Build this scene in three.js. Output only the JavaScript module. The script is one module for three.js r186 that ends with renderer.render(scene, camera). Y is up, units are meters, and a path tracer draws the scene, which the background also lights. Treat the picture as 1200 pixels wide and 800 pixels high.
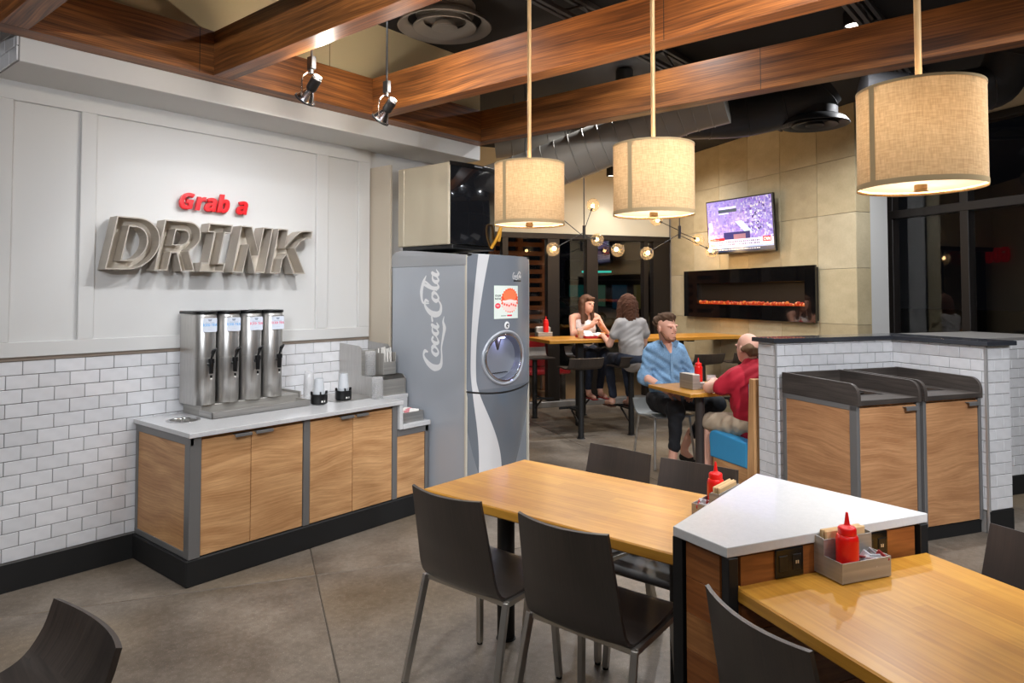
import * as THREE from 'three';
import { MarchingCubes } from 'three/addons/objects/MarchingCubes.js';
import { mergeGeometries, toCreasedNormals } from 'three/addons/utils/BufferGeometryUtils.js';
import { FontLoader } from 'three/addons/loaders/FontLoader.js';
import { TextGeometry } from 'three/addons/geometries/TextGeometry.js';
import { RectAreaLightUniformsLib } from 'three/addons/lights/RectAreaLightUniformsLib.js';

// ------------------------------------------------------------------ camera, sky, exposure
const scene = new THREE.Scene();
const R = THREE.MathUtils.degToRad;
const camera = new THREE.PerspectiveCamera(2 * Math.atan(400 / 818) * 180 / Math.PI, 1.5, 0.05, 300);
camera.rotation.order = 'YXZ';
camera.position.set(0, 1.65, 0);
camera.rotation.set(R(1.96), R(39.75), 0);
camera.setViewOffset(1200, 800, 0, 84.3, 1200, 800);           // a shift lens, as architectural photographers use
camera.updateMatrixWorld(); camera.updateProjectionMatrix();
scene.background = new THREE.Color(0x06070a);                   // night sky outside
const renderer = new THREE.WebGLRenderer({ antialias: true });
renderer.toneMapping = THREE.LinearToneMapping;
renderer.toneMappingExposure = .57;
renderer.shadowMap.enabled = true;
RectAreaLightUniformsLib.init();
// ceiling downlights: [x, y, z, candela, half angle in degrees, warmth]  (built by downlight() below)
const DOWNLIGHTS = [
  [-3.30, 3.62, -2.70, 5], [-2.15, 3.62, -1.60, 9], [-0.95, 3.62, -2.75, 11], [-2.6, 3.62, 0.1, 7], [-0.2, 3.62, -0.9, 11], [-1.0, 3.62, 1.2, 11], [-2.2, 3.62, -4.0, 11], [0.6, 3.62, -3.2, 13],
  [-3.3, 3.62, -5.6, 22], [-1.3, 3.62, -5.5, 24], [-4.9, 3.62, -6.9, 20], [-3.1, 3.62, -7.3, 20], [-6.4, 3.62, -8.0, 20], [-4.6, 3.62, -8.6, 20], [-1.5, 3.62, -7.2, 24], [0.4, 3.62, -5.6, 34], [-3.7, 3.62, 1.6, 6], [1.4, 3.62, -1.2, 11],
].map((p) => [...p, 80]);
// track heads added out of view as fill light: [position, aim, candela]
const FILL_HEADS = [[[-1.0, 3.0, 0.3], [-3.9, .3, -2.7], 30, 34], [[.9, 3.0, -2.2], [-1.3, .6, -5.3], 70, 50], [[.5, 3.0, .9], [-1.2, .5, -1.6], 9, 50], [[-.2, 3.0, -1.5], [-3.6, 1.2, -4.4], 18, 30], [[-.6, 2.6, .9], [-4.1, 3.1, -2.3], 40, 32]];
const WARM = 0xf6f8fb;      // neutral white cans, cooler than the pendants

// ------------------------------------------------------------------ helpers
let seed = 12345;
const rnd = () => { seed |= 0; seed = seed + 0x6D2B79F5 | 0; let t = Math.imul(seed ^ seed >>> 15, 1 | seed); t = t + Math.imul(t ^ t >>> 7, 61 | t) ^ t; return ((t ^ t >>> 14) >>> 0) / 4294967296; };
const BROT = R(-30), cB = Math.cos(BROT), sB = Math.sin(BROT);
const fromB = (x, y, z) => new THREE.Vector3(cB * x + sB * z, y, -sB * x + cB * z);   // the dining room beyond is turned 30 degrees
const used = {};
const numbered = (n) => { const k = used[n] = (used[n] || 0) + 1; return k === 1 ? n : n + '_' + String(k - 1).padStart(3, '0'); };
function thing(name, label, category, pos = [0, 0, 0], turn = 0, group) {
  const o = new THREE.Group(); o.name = numbered(name); scene.add(o);
  if (pos.isVector3) o.position.copy(pos); else o.position.set(...pos);
  o.rotation.y = turn; o.userData = { label, category }; if (group) o.userData.group = group;
  return o;
}
function structure(name, pos = [0, 0, 0], turn = 0, label) {
  const o = new THREE.Group(); o.name = name; scene.add(o);
  if (pos.isVector3) o.position.copy(pos); else o.position.set(...pos);
  o.rotation.y = turn; o.userData = { kind: 'structure' }; if (label) o.userData.label = label;
  return o;
}
function part(name, geo, mat, parent, pos, label) {
  const m = new THREE.Mesh(geo, mat); m.name = name; m.castShadow = m.receiveShadow = true;
  if (pos) m.position.set(...pos);
  if (label) m.userData.label = label;
  parent.add(m); return m;
}
// uv in metres by facing; grain axis runs along u
function uvm(geo, grain = 'x', su = 1, sv = su, ou = 0, ov = 0) {
  const g = geo.index ? geo.toNonIndexed() : geo; const p = g.attributes.position, uv = new Float32Array(p.count * 2);
  const a = new THREE.Vector3(), b = new THREE.Vector3(), c = new THREE.Vector3(), n = new THREE.Vector3();
  const gi = 'xyz'.indexOf(grain);
  for (let i = 0; i < p.count; i += 3) {
    a.fromBufferAttribute(p, i); b.fromBufferAttribute(p, i + 1); c.fromBufferAttribute(p, i + 2);
    n.subVectors(b, a).cross(c.clone().sub(a)); const na = [Math.abs(n.x), Math.abs(n.y), Math.abs(n.z)];
    const k = na[0] > na[1] ? (na[0] > na[2] ? 0 : 2) : (na[1] > na[2] ? 1 : 2);
    let [e, f] = [0, 1, 2].filter((q) => q !== k); if (f === gi) [e, f] = [f, e];
    for (let j = 0; j < 3; j++) { const v = [p.getX(i + j), p.getY(i + j), p.getZ(i + j)]; uv[(i + j) * 2] = v[e] / su + ou; uv[(i + j) * 2 + 1] = v[f] / sv + ov; }
  }
  g.setAttribute('uv', new THREE.BufferAttribute(uv, 2)); return g;
}
// box with chamfered edges, 44 triangles
function cbox(w, h, d, c = 0.003, grain, su, sv) {
  c = Math.min(c, w * .45, h * .45, d * .45);
  const X = w / 2, Y = h / 2, Z = d / 2, pts = [];
  const quad = (a, b, e, f, n) => { const u = [b[0] - a[0], b[1] - a[1], b[2] - a[2]], v = [e[0] - a[0], e[1] - a[1], e[2] - a[2]]; const cr = [u[1] * v[2] - u[2] * v[1], u[2] * v[0] - u[0] * v[2], u[0] * v[1] - u[1] * v[0]]; const dot = cr[0] * n[0] + cr[1] * n[1] + cr[2] * n[2]; if (dot > 0) pts.push(a, b, e, ...(f ? [a, e, f] : [])); else pts.push(a, e, b, ...(f ? [a, f, e] : [])); };
  for (const s of [-1, 1]) {
    quad([s * X, -Y + c, -Z + c], [s * X, Y - c, -Z + c], [s * X, Y - c, Z - c], [s * X, -Y + c, Z - c], [s, 0, 0]);
    quad([-X + c, s * Y, -Z + c], [X - c, s * Y, -Z + c], [X - c, s * Y, Z - c], [-X + c, s * Y, Z - c], [0, s, 0]);
    quad([-X + c, -Y + c, s * Z], [X - c, -Y + c, s * Z], [X - c, Y - c, s * Z], [-X + c, Y - c, s * Z], [0, 0, s]);
    for (const t of [-1, 1]) {
      quad([s * X, t * (Y - c), -Z + c], [s * X, t * (Y - c), Z - c], [s * (X - c), t * Y, Z - c], [s * (X - c), t * Y, -Z + c], [s, t, 0]);
      quad([s * X, -Y + c, t * (Z - c)], [s * X, Y - c, t * (Z - c)], [s * (X - c), Y - c, t * Z], [s * (X - c), -Y + c, t * Z], [s, 0, t]);
      quad([-X + c, s * Y, t * (Z - c)], [X - c, s * Y, t * (Z - c)], [X - c, s * (Y - c), t * Z], [-X + c, s * (Y - c), t * Z], [0, s, t]);
      for (const q of [-1, 1]) quad([s * X, t * (Y - c), q * (Z - c)], [s * (X - c), t * Y, q * (Z - c)], [s * (X - c), t * (Y - c), q * Z], null, [s, t, q]);
    }
  }
  const g = new THREE.BufferGeometry(); g.setAttribute('position', new THREE.Float32BufferAttribute(pts.flat(), 3)); g.computeVertexNormals();
  return uvm(g, grain || (w >= h && w >= d ? 'x' : h >= d ? 'y' : 'z'), su || 1, sv || su || 1);
}
const bx = (x0, x1, y0, y1, z0, z1, c, grain, su, sv) => { const g = cbox(Math.abs(x1 - x0), Math.abs(y1 - y0), Math.abs(z1 - z0), c, grain, su, sv); g.translate((x0 + x1) / 2, (y0 + y1) / 2, (z0 + z1) / 2); return g; };
const cyl = (r0, r1, h, n = 24, open = false) => new THREE.CylinderGeometry(r0, r1, h, n, 1, open);
function rod(a, b, r, n = 10, r2 = r) {   // cylinder between two points
  const A = new THREE.Vector3(...a), B = new THREE.Vector3(...b), d = B.clone().sub(A), g = new THREE.CylinderGeometry(r2, r, d.length(), n);
  g.applyQuaternion(new THREE.Quaternion().setFromUnitVectors(new THREE.Vector3(0, 1, 0), d.clone().normalize())); g.translate(...A.add(B).multiplyScalar(.5).toArray()); return g;
}
function sqbar(a, b, w, d = w) {          // square bar between two points, world-up roll
  const A = new THREE.Vector3(...a), B = new THREE.Vector3(...b), v = B.clone().sub(A), g = cbox(w, v.length(), d, .002);
  g.applyQuaternion(new THREE.Quaternion().setFromUnitVectors(new THREE.Vector3(0, 1, 0), v.clone().normalize())); g.translate(...A.add(B).multiplyScalar(.5).toArray()); return g;
}
const tube = (pts, r, seg = 40, n = 8, closed = false) => new THREE.TubeGeometry(new THREE.CatmullRomCurve3(pts.map((p) => new THREE.Vector3(...p)), closed), seg, r, n, closed);
const lathe = (pts, n = 32) => new THREE.LatheGeometry(pts.map((p) => new THREE.Vector2(...p)), n);
const plain = (g) => { const q = g.index ? g.toNonIndexed() : g; for (const k of Object.keys(q.attributes)) if (!['position', 'normal', 'uv'].includes(k)) q.deleteAttribute(k); return q; };
const merge = (...gs) => mergeGeometries(gs.flat().map(plain));
const shape = (pts) => new THREE.Shape(pts.map((p) => new THREE.Vector2(...p)));
const extrude = (sh, depth, bevel = 0, seg = 12) => new THREE.ExtrudeGeometry(sh, { depth, bevelEnabled: bevel > 0, bevelSize: bevel, bevelThickness: bevel, bevelSegments: 2, curveSegments: seg });

// ------------------------------------------------------------------ procedural textures
const NOI = new Float32Array(256 * 256); for (let i = 0; i < NOI.length; i++) NOI[i] = rnd();
function noise(x, y, px = 256, py = 256) {   // value noise, periodic in px, py cells
  const xi = Math.floor(x), yi = Math.floor(y), fx = x - xi, fy = y - yi, sx = fx * fx * (3 - 2 * fx), sy = fy * fy * (3 - 2 * fy);
  const w = (a, p) => ((a % p) + p) % p; const x0 = w(xi, px) & 255, x1 = w(xi + 1, px) & 255, y0 = w(yi, py) & 255, y1 = w(yi + 1, py) & 255;
  const a = NOI[y0 * 256 + x0], b = NOI[y0 * 256 + x1], c = NOI[y1 * 256 + x0], d = NOI[y1 * 256 + x1];
  return a + (b - a) * sx + (c - a) * sy + (a - b - c + d) * sx * sy;
}
function tex(w, h, f, srgb = true) {
  const d = new Uint8Array(w * h * 4);
  for (let y = 0; y < h; y++) for (let x = 0; x < w; x++) { const c = f(x / w, y / h), i = (y * w + x) * 4; for (let k = 0; k < 3; k++) d[i + k] = Math.max(0, Math.min(255, c[k])); d[i + 3] = 255; }
  const t = new THREE.DataTexture(d, w, h); t.wrapS = t.wrapT = THREE.RepeatWrapping; t.magFilter = THREE.LinearFilter; t.minFilter = THREE.LinearMipmapLinearFilter; t.generateMipmaps = true; if (srgb) t.colorSpace = THREE.SRGBColorSpace; t.needsUpdate = true; return t;
}
const mix = (a, b, t) => a.map((v, i) => v + (b[i] - v) * t);
const grey = (v) => [v, v, v];
// wood: u along the grain
function woodTex(dark, light, o = {}) {
  const { fu = 3, fv = 14, wave = .5, fine = 90, contrast = 1, off = 0, w = 512, h = 512 } = o;
  return tex(w, h, (u, v) => {
    const wv = wave * (noise(u * fu + off, v * 4, fu, 4) - .5) + .25 * wave * (noise(u * fu * 3, v * 8 + off, fu * 3, 8) - .5);
    const g = noise(u * fu * 2 + off, (v + wv * .12) * fv, fu * 2, fv), g2 = noise(u * 4, (v + wv * .08) * fine + off, 4, fine), g3 = noise(u * 24 + 5, v * fine * 2, 24, fine * 2);
    let t = .5 + contrast * ((g - .5) * .6 + (g2 - .5) * .6 + (g3 - .5) * .3);
    return mix(dark, light, Math.max(0, Math.min(1, t)));
  });
}
const std = (o) => new THREE.MeshStandardMaterial(o);
const phy = (o) => new THREE.MeshPhysicalMaterial(o);
function withMap(t, o) { return std({ map: t, ...o }); }
const beamTex = woodTex([80, 46, 21], [172, 108, 54], { fu: 2, fv: 22, wave: .7, fine: 150, contrast: 1.0 });
const oakTex = woodTex([172, 122, 76], [228, 180, 128], { fu: 2, fv: 20, wave: .8, fine: 150, contrast: .75, off: 7 });
const oakTex2 = woodTex([166, 116, 72], [220, 172, 120], { fu: 2, fv: 22, wave: .8, fine: 150, contrast: .75, off: 31 });
const binTex = woodTex([160, 111, 72], [212, 160, 113], { fu: 2, fv: 20, wave: .9, fine: 150, contrast: .75, off: 17 });
const darkTex = woodTex([30, 24, 21], [50, 40, 35], { fu: 2, fv: 10, wave: .6, fine: 120, contrast: 1, off: 3 });
const walnutTex = woodTex([122, 74, 36], [182, 124, 70], { fu: 2, fv: 6, wave: .5, fine: 60, contrast: .9, off: 12 });
const mapleTex = tex(1024, 512, (u, v) => {   // staves 6 cm wide glued up
  const st = Math.floor(v * 8), off = NOI[st * 7 + 3]; const seg = Math.floor(u * 2 + off * 2), tone = NOI[(st * 13 + (seg % 2) * 5 + 40)];
  const g = noise(u * 5 + st * 3, v * 60, 5, 60), g2 = noise(u * 10, v * 220, 10, 220), f = noise(u * 40 + st * 9, v * 12, 40, 12);
  return mix([170, 112, 34], [206, 150, 58], Math.max(0, Math.min(1, .5 + (tone - .5) * .42 + (g - .5) * .45 + (g2 - .5) * .2 + (f - .5) * .14)));
});
const concreteTex = tex(1024, 1024, (u, v) => {
  const a = noise(u * 5, v * 5, 5, 5) * .5 + noise(u * 11 + 3, v * 11, 11, 11) * .3 + noise(u * 27, v * 27 + 9, 27, 27) * .2, f = noise(u * 130, v * 130, 130, 130), s = NOI[((Math.floor(u * 1024) * 7919 + Math.floor(v * 1024) * 104729) & 65535)];
  let c = mix([92, 82, 71], [132, 121, 108], Math.max(0, Math.min(1,   .5 + (a - .5) * 2.1)));
  const warm = noise(u * 4 + 8, v * 4 + 2, 4, 4); c = mix(c, [118, 98, 70], Math.max(0, warm - .55) * 1.2);
  const k = (f - .5) * 16; c = c.map((q) => q + k + (s - .5) * 14); if (s > .982) c = c.map((q) => q + 38); return c;
});
const tileToneTex = tex(128, 128, (u, v) => grey(250 + (noise(u * 9, v * 9, 9, 9) - .5) * 8));
const stoneTex = tex(512, 512, (u, v) => { const a = noise(u * 3, v * 7, 3, 7) * .5 + noise(u * 9, v * 15 + 3, 9, 15) * .3 + noise(u * 60, v * 60, 60, 60) * .2; return mix([174, 160, 130], [204, 190, 158], a); });
const steelTex = tex(256, 256, (u, v) => grey(198 + (noise(u * 2, v * 180, 2, 180) - .5) * 20 + (noise(u * 6, v * 60, 6, 60) - .5) * 8));
const weaveTex = tex(256, 256, (u, v) => { const p = Math.sin(u * Math.PI * 2 * 32), q = Math.sin(v * Math.PI * 2 * 32), a = noise(u * 64, v * 8, 64, 8), b = noise(u * 8, v * 64, 8, 64); const t = .62 + .16 * p * q + (a - .5) * .3 + (b - .5) * .3; return mix([164, 128, 88], [226, 196, 150], Math.max(0, Math.min(1, t))); });
const denimTex = tex(128, 128, (u, v) => mix([92, 128, 162], [136, 170, 200], .5 + (noise(u * 64, v * 64, 64, 64) - .5) * .7 + (noise(u * 6, v * 6, 6, 6) - .5) * .5));
const quartzTex = tex(256, 256, (u, v) => grey(206 + (noise(u * 40, v * 40, 40, 40) - .5) * 4 + (noise(u * 120, v * 120, 120, 120) - .5) * 5));
function canvasTex(w, h, draw) { const c = document.createElement('canvas'); c.width = w; c.height = h; const g = c.getContext('2d'); draw(g, w, h); const t = new THREE.CanvasTexture(c); t.colorSpace = THREE.SRGBColorSpace; t.magFilter = THREE.LinearFilter; return t; }

const MAT = {
  beam: withMap(beamTex, { roughness: .42 }),
  oak: withMap(oakTex, { roughness: .5 }), oak2: withMap(oakTex2, { roughness: .5 }), binOak: withMap(binTex, { roughness: .5 }),
  walnut: withMap(walnutTex, { roughness: .4 }), walnut2: std({ map: walnutTex, color: 0xdcc8b4, roughness: .4 }), walnut3: std({ map: walnutTex, color: 0xffe6c4, roughness: .4 }),
  maple: phy({ map: mapleTex, roughness: .38, clearcoat: .22, clearcoatRoughness: .25 }),
  dark: phy({ map: darkTex, roughness: .5, clearcoat: 1, clearcoatRoughness: .42 }), binTop: withMap(woodTex([50, 45, 42], [86, 78, 72], { fu: 2, fv: 12, wave: .6, fine: 120, contrast: .9, off: 9 }), { roughness: .45 }),
  concrete: std({ map: concreteTex, roughness: .42 }),
  groove: std({ color: 0x5a5248, roughness: .9 }),
  paint: std({ color: 0xd0cfcc, roughness: .55 }), paintCream: std({ color: 0xd2c29a, roughness: .8 }), paintWarm: std({ color: 0xc8c0aa, roughness: .8 }),
  grout: std({ color: 0x8e8a86, roughness: .95 }),
  tiles: [0xe6e6e8, 0xdedee0, 0xe2e2e4].map((c) => phy({ map: tileToneTex, color: c, roughness: .14, clearcoat: .5, clearcoatRoughness: .05 })),
  stones: [0xffffff, 0xf3efe6, 0xebe6dc, 0xf9f6ee].map((c) => std({ map: stoneTex, color: c, roughness: .75 })),
  black: std({ color: 0x141415, roughness: .55 }), blackGloss: std({ color: 0x0c0c0d, roughness: .18 }), rubber: std({ color: 0x121212, roughness: .7 }),
  ceiling: std({ color: 0x1b1b1d, roughness: .9 }), duct: std({ color: 0x3a3a3c, roughness: .55, metalness: .35 }), duct2: std({ color: 0x98938a, roughness: .5, metalness: .15 }), joist: std({ color: 0x4a4a4c, roughness: .7 }),
  greyFrame: std({ color: 0x7d7c7b, roughness: .42, metalness: .35 }), darkFrame: std({ color: 0x262423, roughness: .45, metalness: .2 }),
  quartz: phy({ map: quartzTex, roughness: .25, clearcoat: .3 }),
  capStone: phy({ color: 0x34363c, roughness: .22, clearcoat: .4 }),
  steel: std({ map: steelTex, color: 0xfaf7f2, roughness: .34, metalness: .92 }), steelSoft: std({ map: steelTex, color: 0xdedad2, roughness: .45, metalness: .6 }), chrome: std({ color: 0xdadada, roughness: .12, metalness: 1 }), legSteel: std({ color: 0xb9b6b0, roughness: .34, metalness: .95 }),
  plasticBlack: std({ color: 0x101011, roughness: .3 }), red: phy({ color: 0xe01410, roughness: .3, clearcoat: .3 }), redSign: std({ color: 0xd8121c, roughness: .35 }),
  signMetal: std({ color: 0xbab1a5, roughness: .42, metalness: .2 }),
  paper: std({ color: 0xf1eee8, roughness: .85, side: THREE.DoubleSide }), kraft: std({ color: 0xcfae80, roughness: .9 }), kraft2: std({ color: 0xbf9d70, roughness: .9 }), foil: std({ color: 0xd8d8dc, roughness: .3, metalness: .6 }), packRed: std({ color: 0xa82f2c, roughness: .6 }), packPink: std({ color: 0xe7959b, roughness: .7 }),
  glass: phy({ color: 0xffffff, transmission: 1, thickness: 0, roughness: 0, ior: 1.5 }), cup: phy({ color: 0xf4f6f8, transmission: .55, thickness: 0, roughness: .35 }), clearCup: phy({ color: 0xffffff, transmission: .85, thickness: 0, roughness: .12 }),
  globe: phy({ color: 0xfff4e2, transmission: .98, thickness: 0, roughness: .03, ior: 1.5 }),
  bulb: std({ color: 0xffe8c0, emissive: 0xffd8a0, emissiveIntensity: 40 }),
  shade: phy({ map: weaveTex, transmission: .024, thickness: 0, roughness: 1, side: THREE.DoubleSide }), diffuser: phy({ color: 0xfff3de, transmission: .14, thickness: 0, roughness: 1, side: THREE.DoubleSide }), shadeTrim: std({ color: 0xae9770, roughness: .9, side: THREE.DoubleSide }), poleTan: std({ color: 0xc7a878, roughness: .45, metalness: .3 }),
  lens: std({ color: 0xffffff, emissive: 0xfff6ec, emissiveIntensity: 8 }),
  skin: phy({ color: 0xdba48c, roughness: .55 }), skin2: phy({ color: 0xdfab95, roughness: .55 }), eye: std({ color: 0x2a201c, roughness: .3 }), hairBrown: std({ color: 0x4a2a18, roughness: .95 }), hairLight: std({ color: 0x523522, roughness: .7 }), hairMan: std({ color: 0x4c3522, roughness: .95 }),
  denim: withMap(denimTex, { roughness: .85 }), trousers: std({ color: 0x17181c, roughness: .85 }), jeans: std({ color: 0x1c2333, roughness: .85 }), poloRed: std({ color: 0xb0102a, roughness: .8 }), khaki: std({ color: 0xb7a48c, roughness: .9 }), greyTee: std({ color: 0xa09b98, roughness: .9 }), whiteTop: std({ color: 0xe6dedb, roughness: .85 }),
  blueVinyl: phy({ color: 0x3a9bd0, roughness: .35, clearcoat: .2 }), redVinyl: std({ color: 0xa3131c, roughness: .4 }),
  asphalt: std({ color: 0x2b2b2d, roughness: .95 }), patio: std({ color: 0xa8845a, roughness: .85 }), mullion: std({ color: 0x1d1815, roughness: .45, metalness: .3 }), night: std({ color: 0x1d1f24, roughness: .9 }), slatWood: std({ map: oakTex, color: 0xb08a60, roughness: .6 }),
};
MAT.stoolSeat = std({ map: MAT.binTop.map, color: 0xd0c6bf, roughness: .4 });
MAT.oak.map.repeat.set(1, 1);

// ------------------------------------------------------------------ turning pixels of the photograph into points on known planes
const CAM = camera.position.clone();
function rayAt(px, py) { const c = R(1.96), y = R(39.75); const x = (px - 600) / 818, v = -(py - 315.7) / 818; const Y = Math.cos(c) * v + Math.sin(c), Z = Math.cos(c) - Math.sin(c) * v; return new THREE.Vector3(x * Math.cos(y) - Z * Math.sin(y), Y, -x * Math.sin(y) - Z * Math.cos(y)); }
const onPlane = (px, py, p, n) => { const d = rayAt(px, py); return CAM.clone().addScaledVector(d, p.clone().sub(CAM).dot(n) / d.dot(n)); };
const toB = (v) => new THREE.Vector3(cB * v.x - sB * v.z, v.y, sB * v.x + cB * v.z);
const BX = fromB(1, 0, 0), BZ = fromB(0, 0, 1);
const onBx = (px, py, x) => toB(onPlane(px, py, fromB(x, 0, 0), BX));
const onBz = (px, py, z) => toB(onPlane(px, py, fromB(0, 0, z), BZ));
const atDepth = (px, py, depth) => CAM.clone().addScaledVector(rayAt(px, py), depth);

// ------------------------------------------------------------------ floor
{
  const f = structure('floor', [0, 0, 0], BROT, 'polished grey-brown concrete slabs with saw-cut joints');
  part('joint_filler', bx(-9.5, 5.5, -.2, -.006, -6.85, 6.5, .001), MAT.groove, f);
  const xs = [-9.45, -7.29, -4.29, -1.29, 1.71, 4.71, 5.5], zs = [-6.82, -3.358, -.358, 2.642, 5.642, 6.5];
  for (let i = 0; i < xs.length - 1; i++) for (let j = 0; j < zs.length - 1; j++) {
    const g = bx(xs[i] + .003, xs[i + 1] - .003, -.15, 0, zs[j] + .003, zs[j + 1] - .003, .0025);
    part('concrete_slab', uvm(g, 'x', 2.6, 2.6, i * .37, j * .23), MAT.concrete, f);
  }
}
// ------------------------------------------------------------------ tiling
const tileCache = {};
function tileGeo(w, h, d) { const k = w.toFixed(3) + h.toFixed(3) + d; return tileCache[k] || (tileCache[k] = cbox(w, h, d, .0022, 'x', .3)); }
let tileCount = 0;
// running-bond tiles on a plane facing local +z; skip(x, y) leaves out what stands wholly hidden
function tileRun(parent, x0, x1, y0, rows, skip, o = {}) {
  const { pw = .16, ph = .0795, gap = .0035, d = .009, z = 0, top = 99, start = 0 } = o;
  for (let r = 0; r < rows; r++) {
    const yb = y0 + r * ph, yt = Math.min(yb + ph, top); if (yt - yb < .012) continue;
    let x = x0 - ((r + start) % 2 ? pw / 2 : 0);
    for (; x < x1 - .004; x += pw) {
      const a = Math.max(x, x0), b = Math.min(x + pw, x1); if (b - a < .014) continue;
      if (skip && skip((a + b) / 2, (yb + yt) / 2)) continue;
      part('tile', tileGeo(b - a - gap, yt - yb - gap, d), MAT.tiles[(tileCount++ * 7 + (tileCount % 5)) % 3], parent, [(a + b) / 2, (yb + yt) / 2, z + d / 2 + ((tileCount * 37) % 5 - 2) * .00022]);
    }
  }
}
// ------------------------------------------------------------------ left wall: subway tiles below, painted panelling above
{
  const w = structure('wall_left', [-4.674, 0, 0], Math.PI / 2, 'wall of white subway tiles below white painted panelling');
  part('plaster', bx(-5.2, 4.63, 0, 3.74, -.22, -.012, .002), MAT.paint, w);
  part('grout_bed', bx(-5.2, 3.74, 0, 1.272, -.0125, -.003, .001), MAT.grout, w);
  tileRun(w, .72, 3.735, .155, 14, (x, y) => x > 1.99 && y < .80, { z: -.003 });
  part('panel_field', bx(-5.2, 3.725, 1.29, 2.85, -.0125, .002, .001), MAT.paint, w);
  const rail = (a, b, c, d, n) => part(n, bx(a, b, c, d, .0015, .024, .003), MAT.paint, w);
  rail(-5.2, 3.728, 2.742, 2.85, 'top_rail'); rail(-5.2, 3.728, 1.29, 1.376, 'bottom_rail');
  for (const [a, b] of [[-.42, -.32], [.35, .45], [1.10, 1.204], [1.548, 1.634], [3.205, 3.314], [3.612, 3.728]]) rail(a, b, 1.376, 2.742, 'stile');
  part('tile_edge_strip', bx(-5.2, 3.735, 1.268, 1.292, -.004, .012, .003), std({ color: 0x9b8d80, roughness: .5, metalness: .3 }), w);
}
{
  const b = structure('baseboard_left', [-4.674, 0, 0], Math.PI / 2, 'black rubber cove base');
  const prof = extrude(shape([[0, 0], [.035, 0], [.02, .008], [.012, .02], [.010, .15], [.006, .153], [0, .153]]), 7.1, 0);
  prof.rotateY(-Math.PI / 2); prof.rotateY(Math.PI); prof.rotateY(0);
  // profile x -> +z (out of the wall), extrusion -> along the wall
  const g = new THREE.BufferGeometry().copy(prof); g.computeBoundingBox(); const bb = g.boundingBox;
  if (Math.abs(bb.max.z - bb.min.z) > 1) g.rotateY(Math.PI / 2);
  g.computeBoundingBox(); g.translate(-5.2 - g.boundingBox.min.x, 0, -g.boundingBox.min.z - .003);
  part('cove_base', g, MAT.rubber, b);
}
// wing panel where the panelling stops, behind the drink machine
{
  const w = structure('trim_1', [0, 0, 0], 0, 'beige panel standing out from the wall beside the drink machine');
  part('panel', bx(-4.672, -4.412, .835, 2.705, -3.765, -3.742, .002), std({ color: 0xbfb4a2, roughness: .5 }), w);
}
// ------------------------------------------------------------------ soffit and the cream wall above it
{
  const s = structure('ceiling_soffit', [0, 0, 0], 0, 'white soffit box under the cream upper wall');
  part('soffit_box', bx(-4.674, -4.224, 2.847, 2.976, -4.63, -1.112, .003), MAT.paint, s);
  part('upper_wall', bx(-4.674, -4.226, 2.976, 3.74, -4.63, -1.112, .002), MAT.paintCream, s);
  part('upper_seam', bx(-4.226, -4.2235, 3.25, 3.735, -3.012, -3.006, .0005), std({ color: 0x8d7d5c, roughness: .9 }), s);
  const e = new THREE.Group(); e.name = 'tiled_end'; e.position.set(0, 0, -1.112); s.add(e);
  part('grout_bed', bx(-4.674, -4.226, 2.848, 3.74, -.002, .004, .001), MAT.grout, e);
  tileRun(e, -4.674, -4.226, 2.848, 11, null, { z: .004, top: 3.73 });
}
// ------------------------------------------------------------------ ceiling, closing walls
{
  const c = structure('ceiling', [0, 0, 0], BROT, 'black painted open ceiling deck');
  part('deck', bx(-9.8, 5.8, 3.735, 3.95, -6.9, 6.8, .002), MAT.ceiling, c);
}
{
  // room behind and beside the camera, never in view except in reflections
  const w = structure('wall_rear', [0, 0, 0], 0); part('plaster', bx(-4.7, 4.6, 0, 3.74, 4.9, 5.1, .002), MAT.paint, w);
  const r = structure('wall_right', [0, 0, 0], BROT); part('plaster', bx(4.6, 4.8, 0, 3.74, -6.6, 6.6, .002), MAT.paint, r);
  const n = structure('wall_nook', [0, 0, 0], 0); part('plaster', bx(-11.5, -4.674, 0, 3.74, -4.78, -4.63, .002), MAT.paintWarm, n);
}
// ------------------------------------------------------------------ wall with the fireplace (large stone tiles)
{
  const w = structure('wall_back', fromB(0, 0, -6.1), BROT, 'wall of large beige stone tiles');
  part('core', bx(-9.62, -5.792, 0, 3.74, -.21, -.012, .002), MAT.grout, w);
  const xs = [-9.40, -9.355, -8.75, -8.145, -7.54, -6.935, -6.33, -5.78], ys = [.0, .10, .70, 1.309, 1.925, 2.536, 3.146, 3.735];
  let k = 0;
  for (let i = 0; i < xs.length - 1; i++) for (let j = 0; j < ys.length - 1; j++) {
    const W = xs[i + 1] - xs[i], H = ys[j + 1] - ys[j]; if (W < .05 && j) continue; if (W < .05) continue;
    const g = cbox(W - .004, H - .004, .012, .0015); k++;
    part('stone_tile', uvm(g, j % 2 ? 'x' : 'x', .9, .9, (k * .37) % 1, (k * .61) % 1), MAT.stones[k % 4], w, [(xs[i] + xs[i + 1]) / 2, (ys[j] + ys[j + 1]) / 2, -.006]);
  }
  for (let j = 0; j < ys.length - 1; j++) { const H = ys[j + 1] - ys[j]; part('stone_tile', uvm(cbox(.012, H - .004, .2, .0015), 'y', .9, .9, j * .3, .2), MAT.stones[j % 4], w, [-5.786, (ys[j] + ys[j + 1]) / 2, -.106]); }
  part('white_post', bx(-5.98, -5.80, 0, 3.74, -.48, -.212, .003), MAT.paint, w); part('post_return', bx(-5.98, -5.92, 0, 3.74, -.7, -.48, .003), MAT.paint, w);
}
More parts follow.
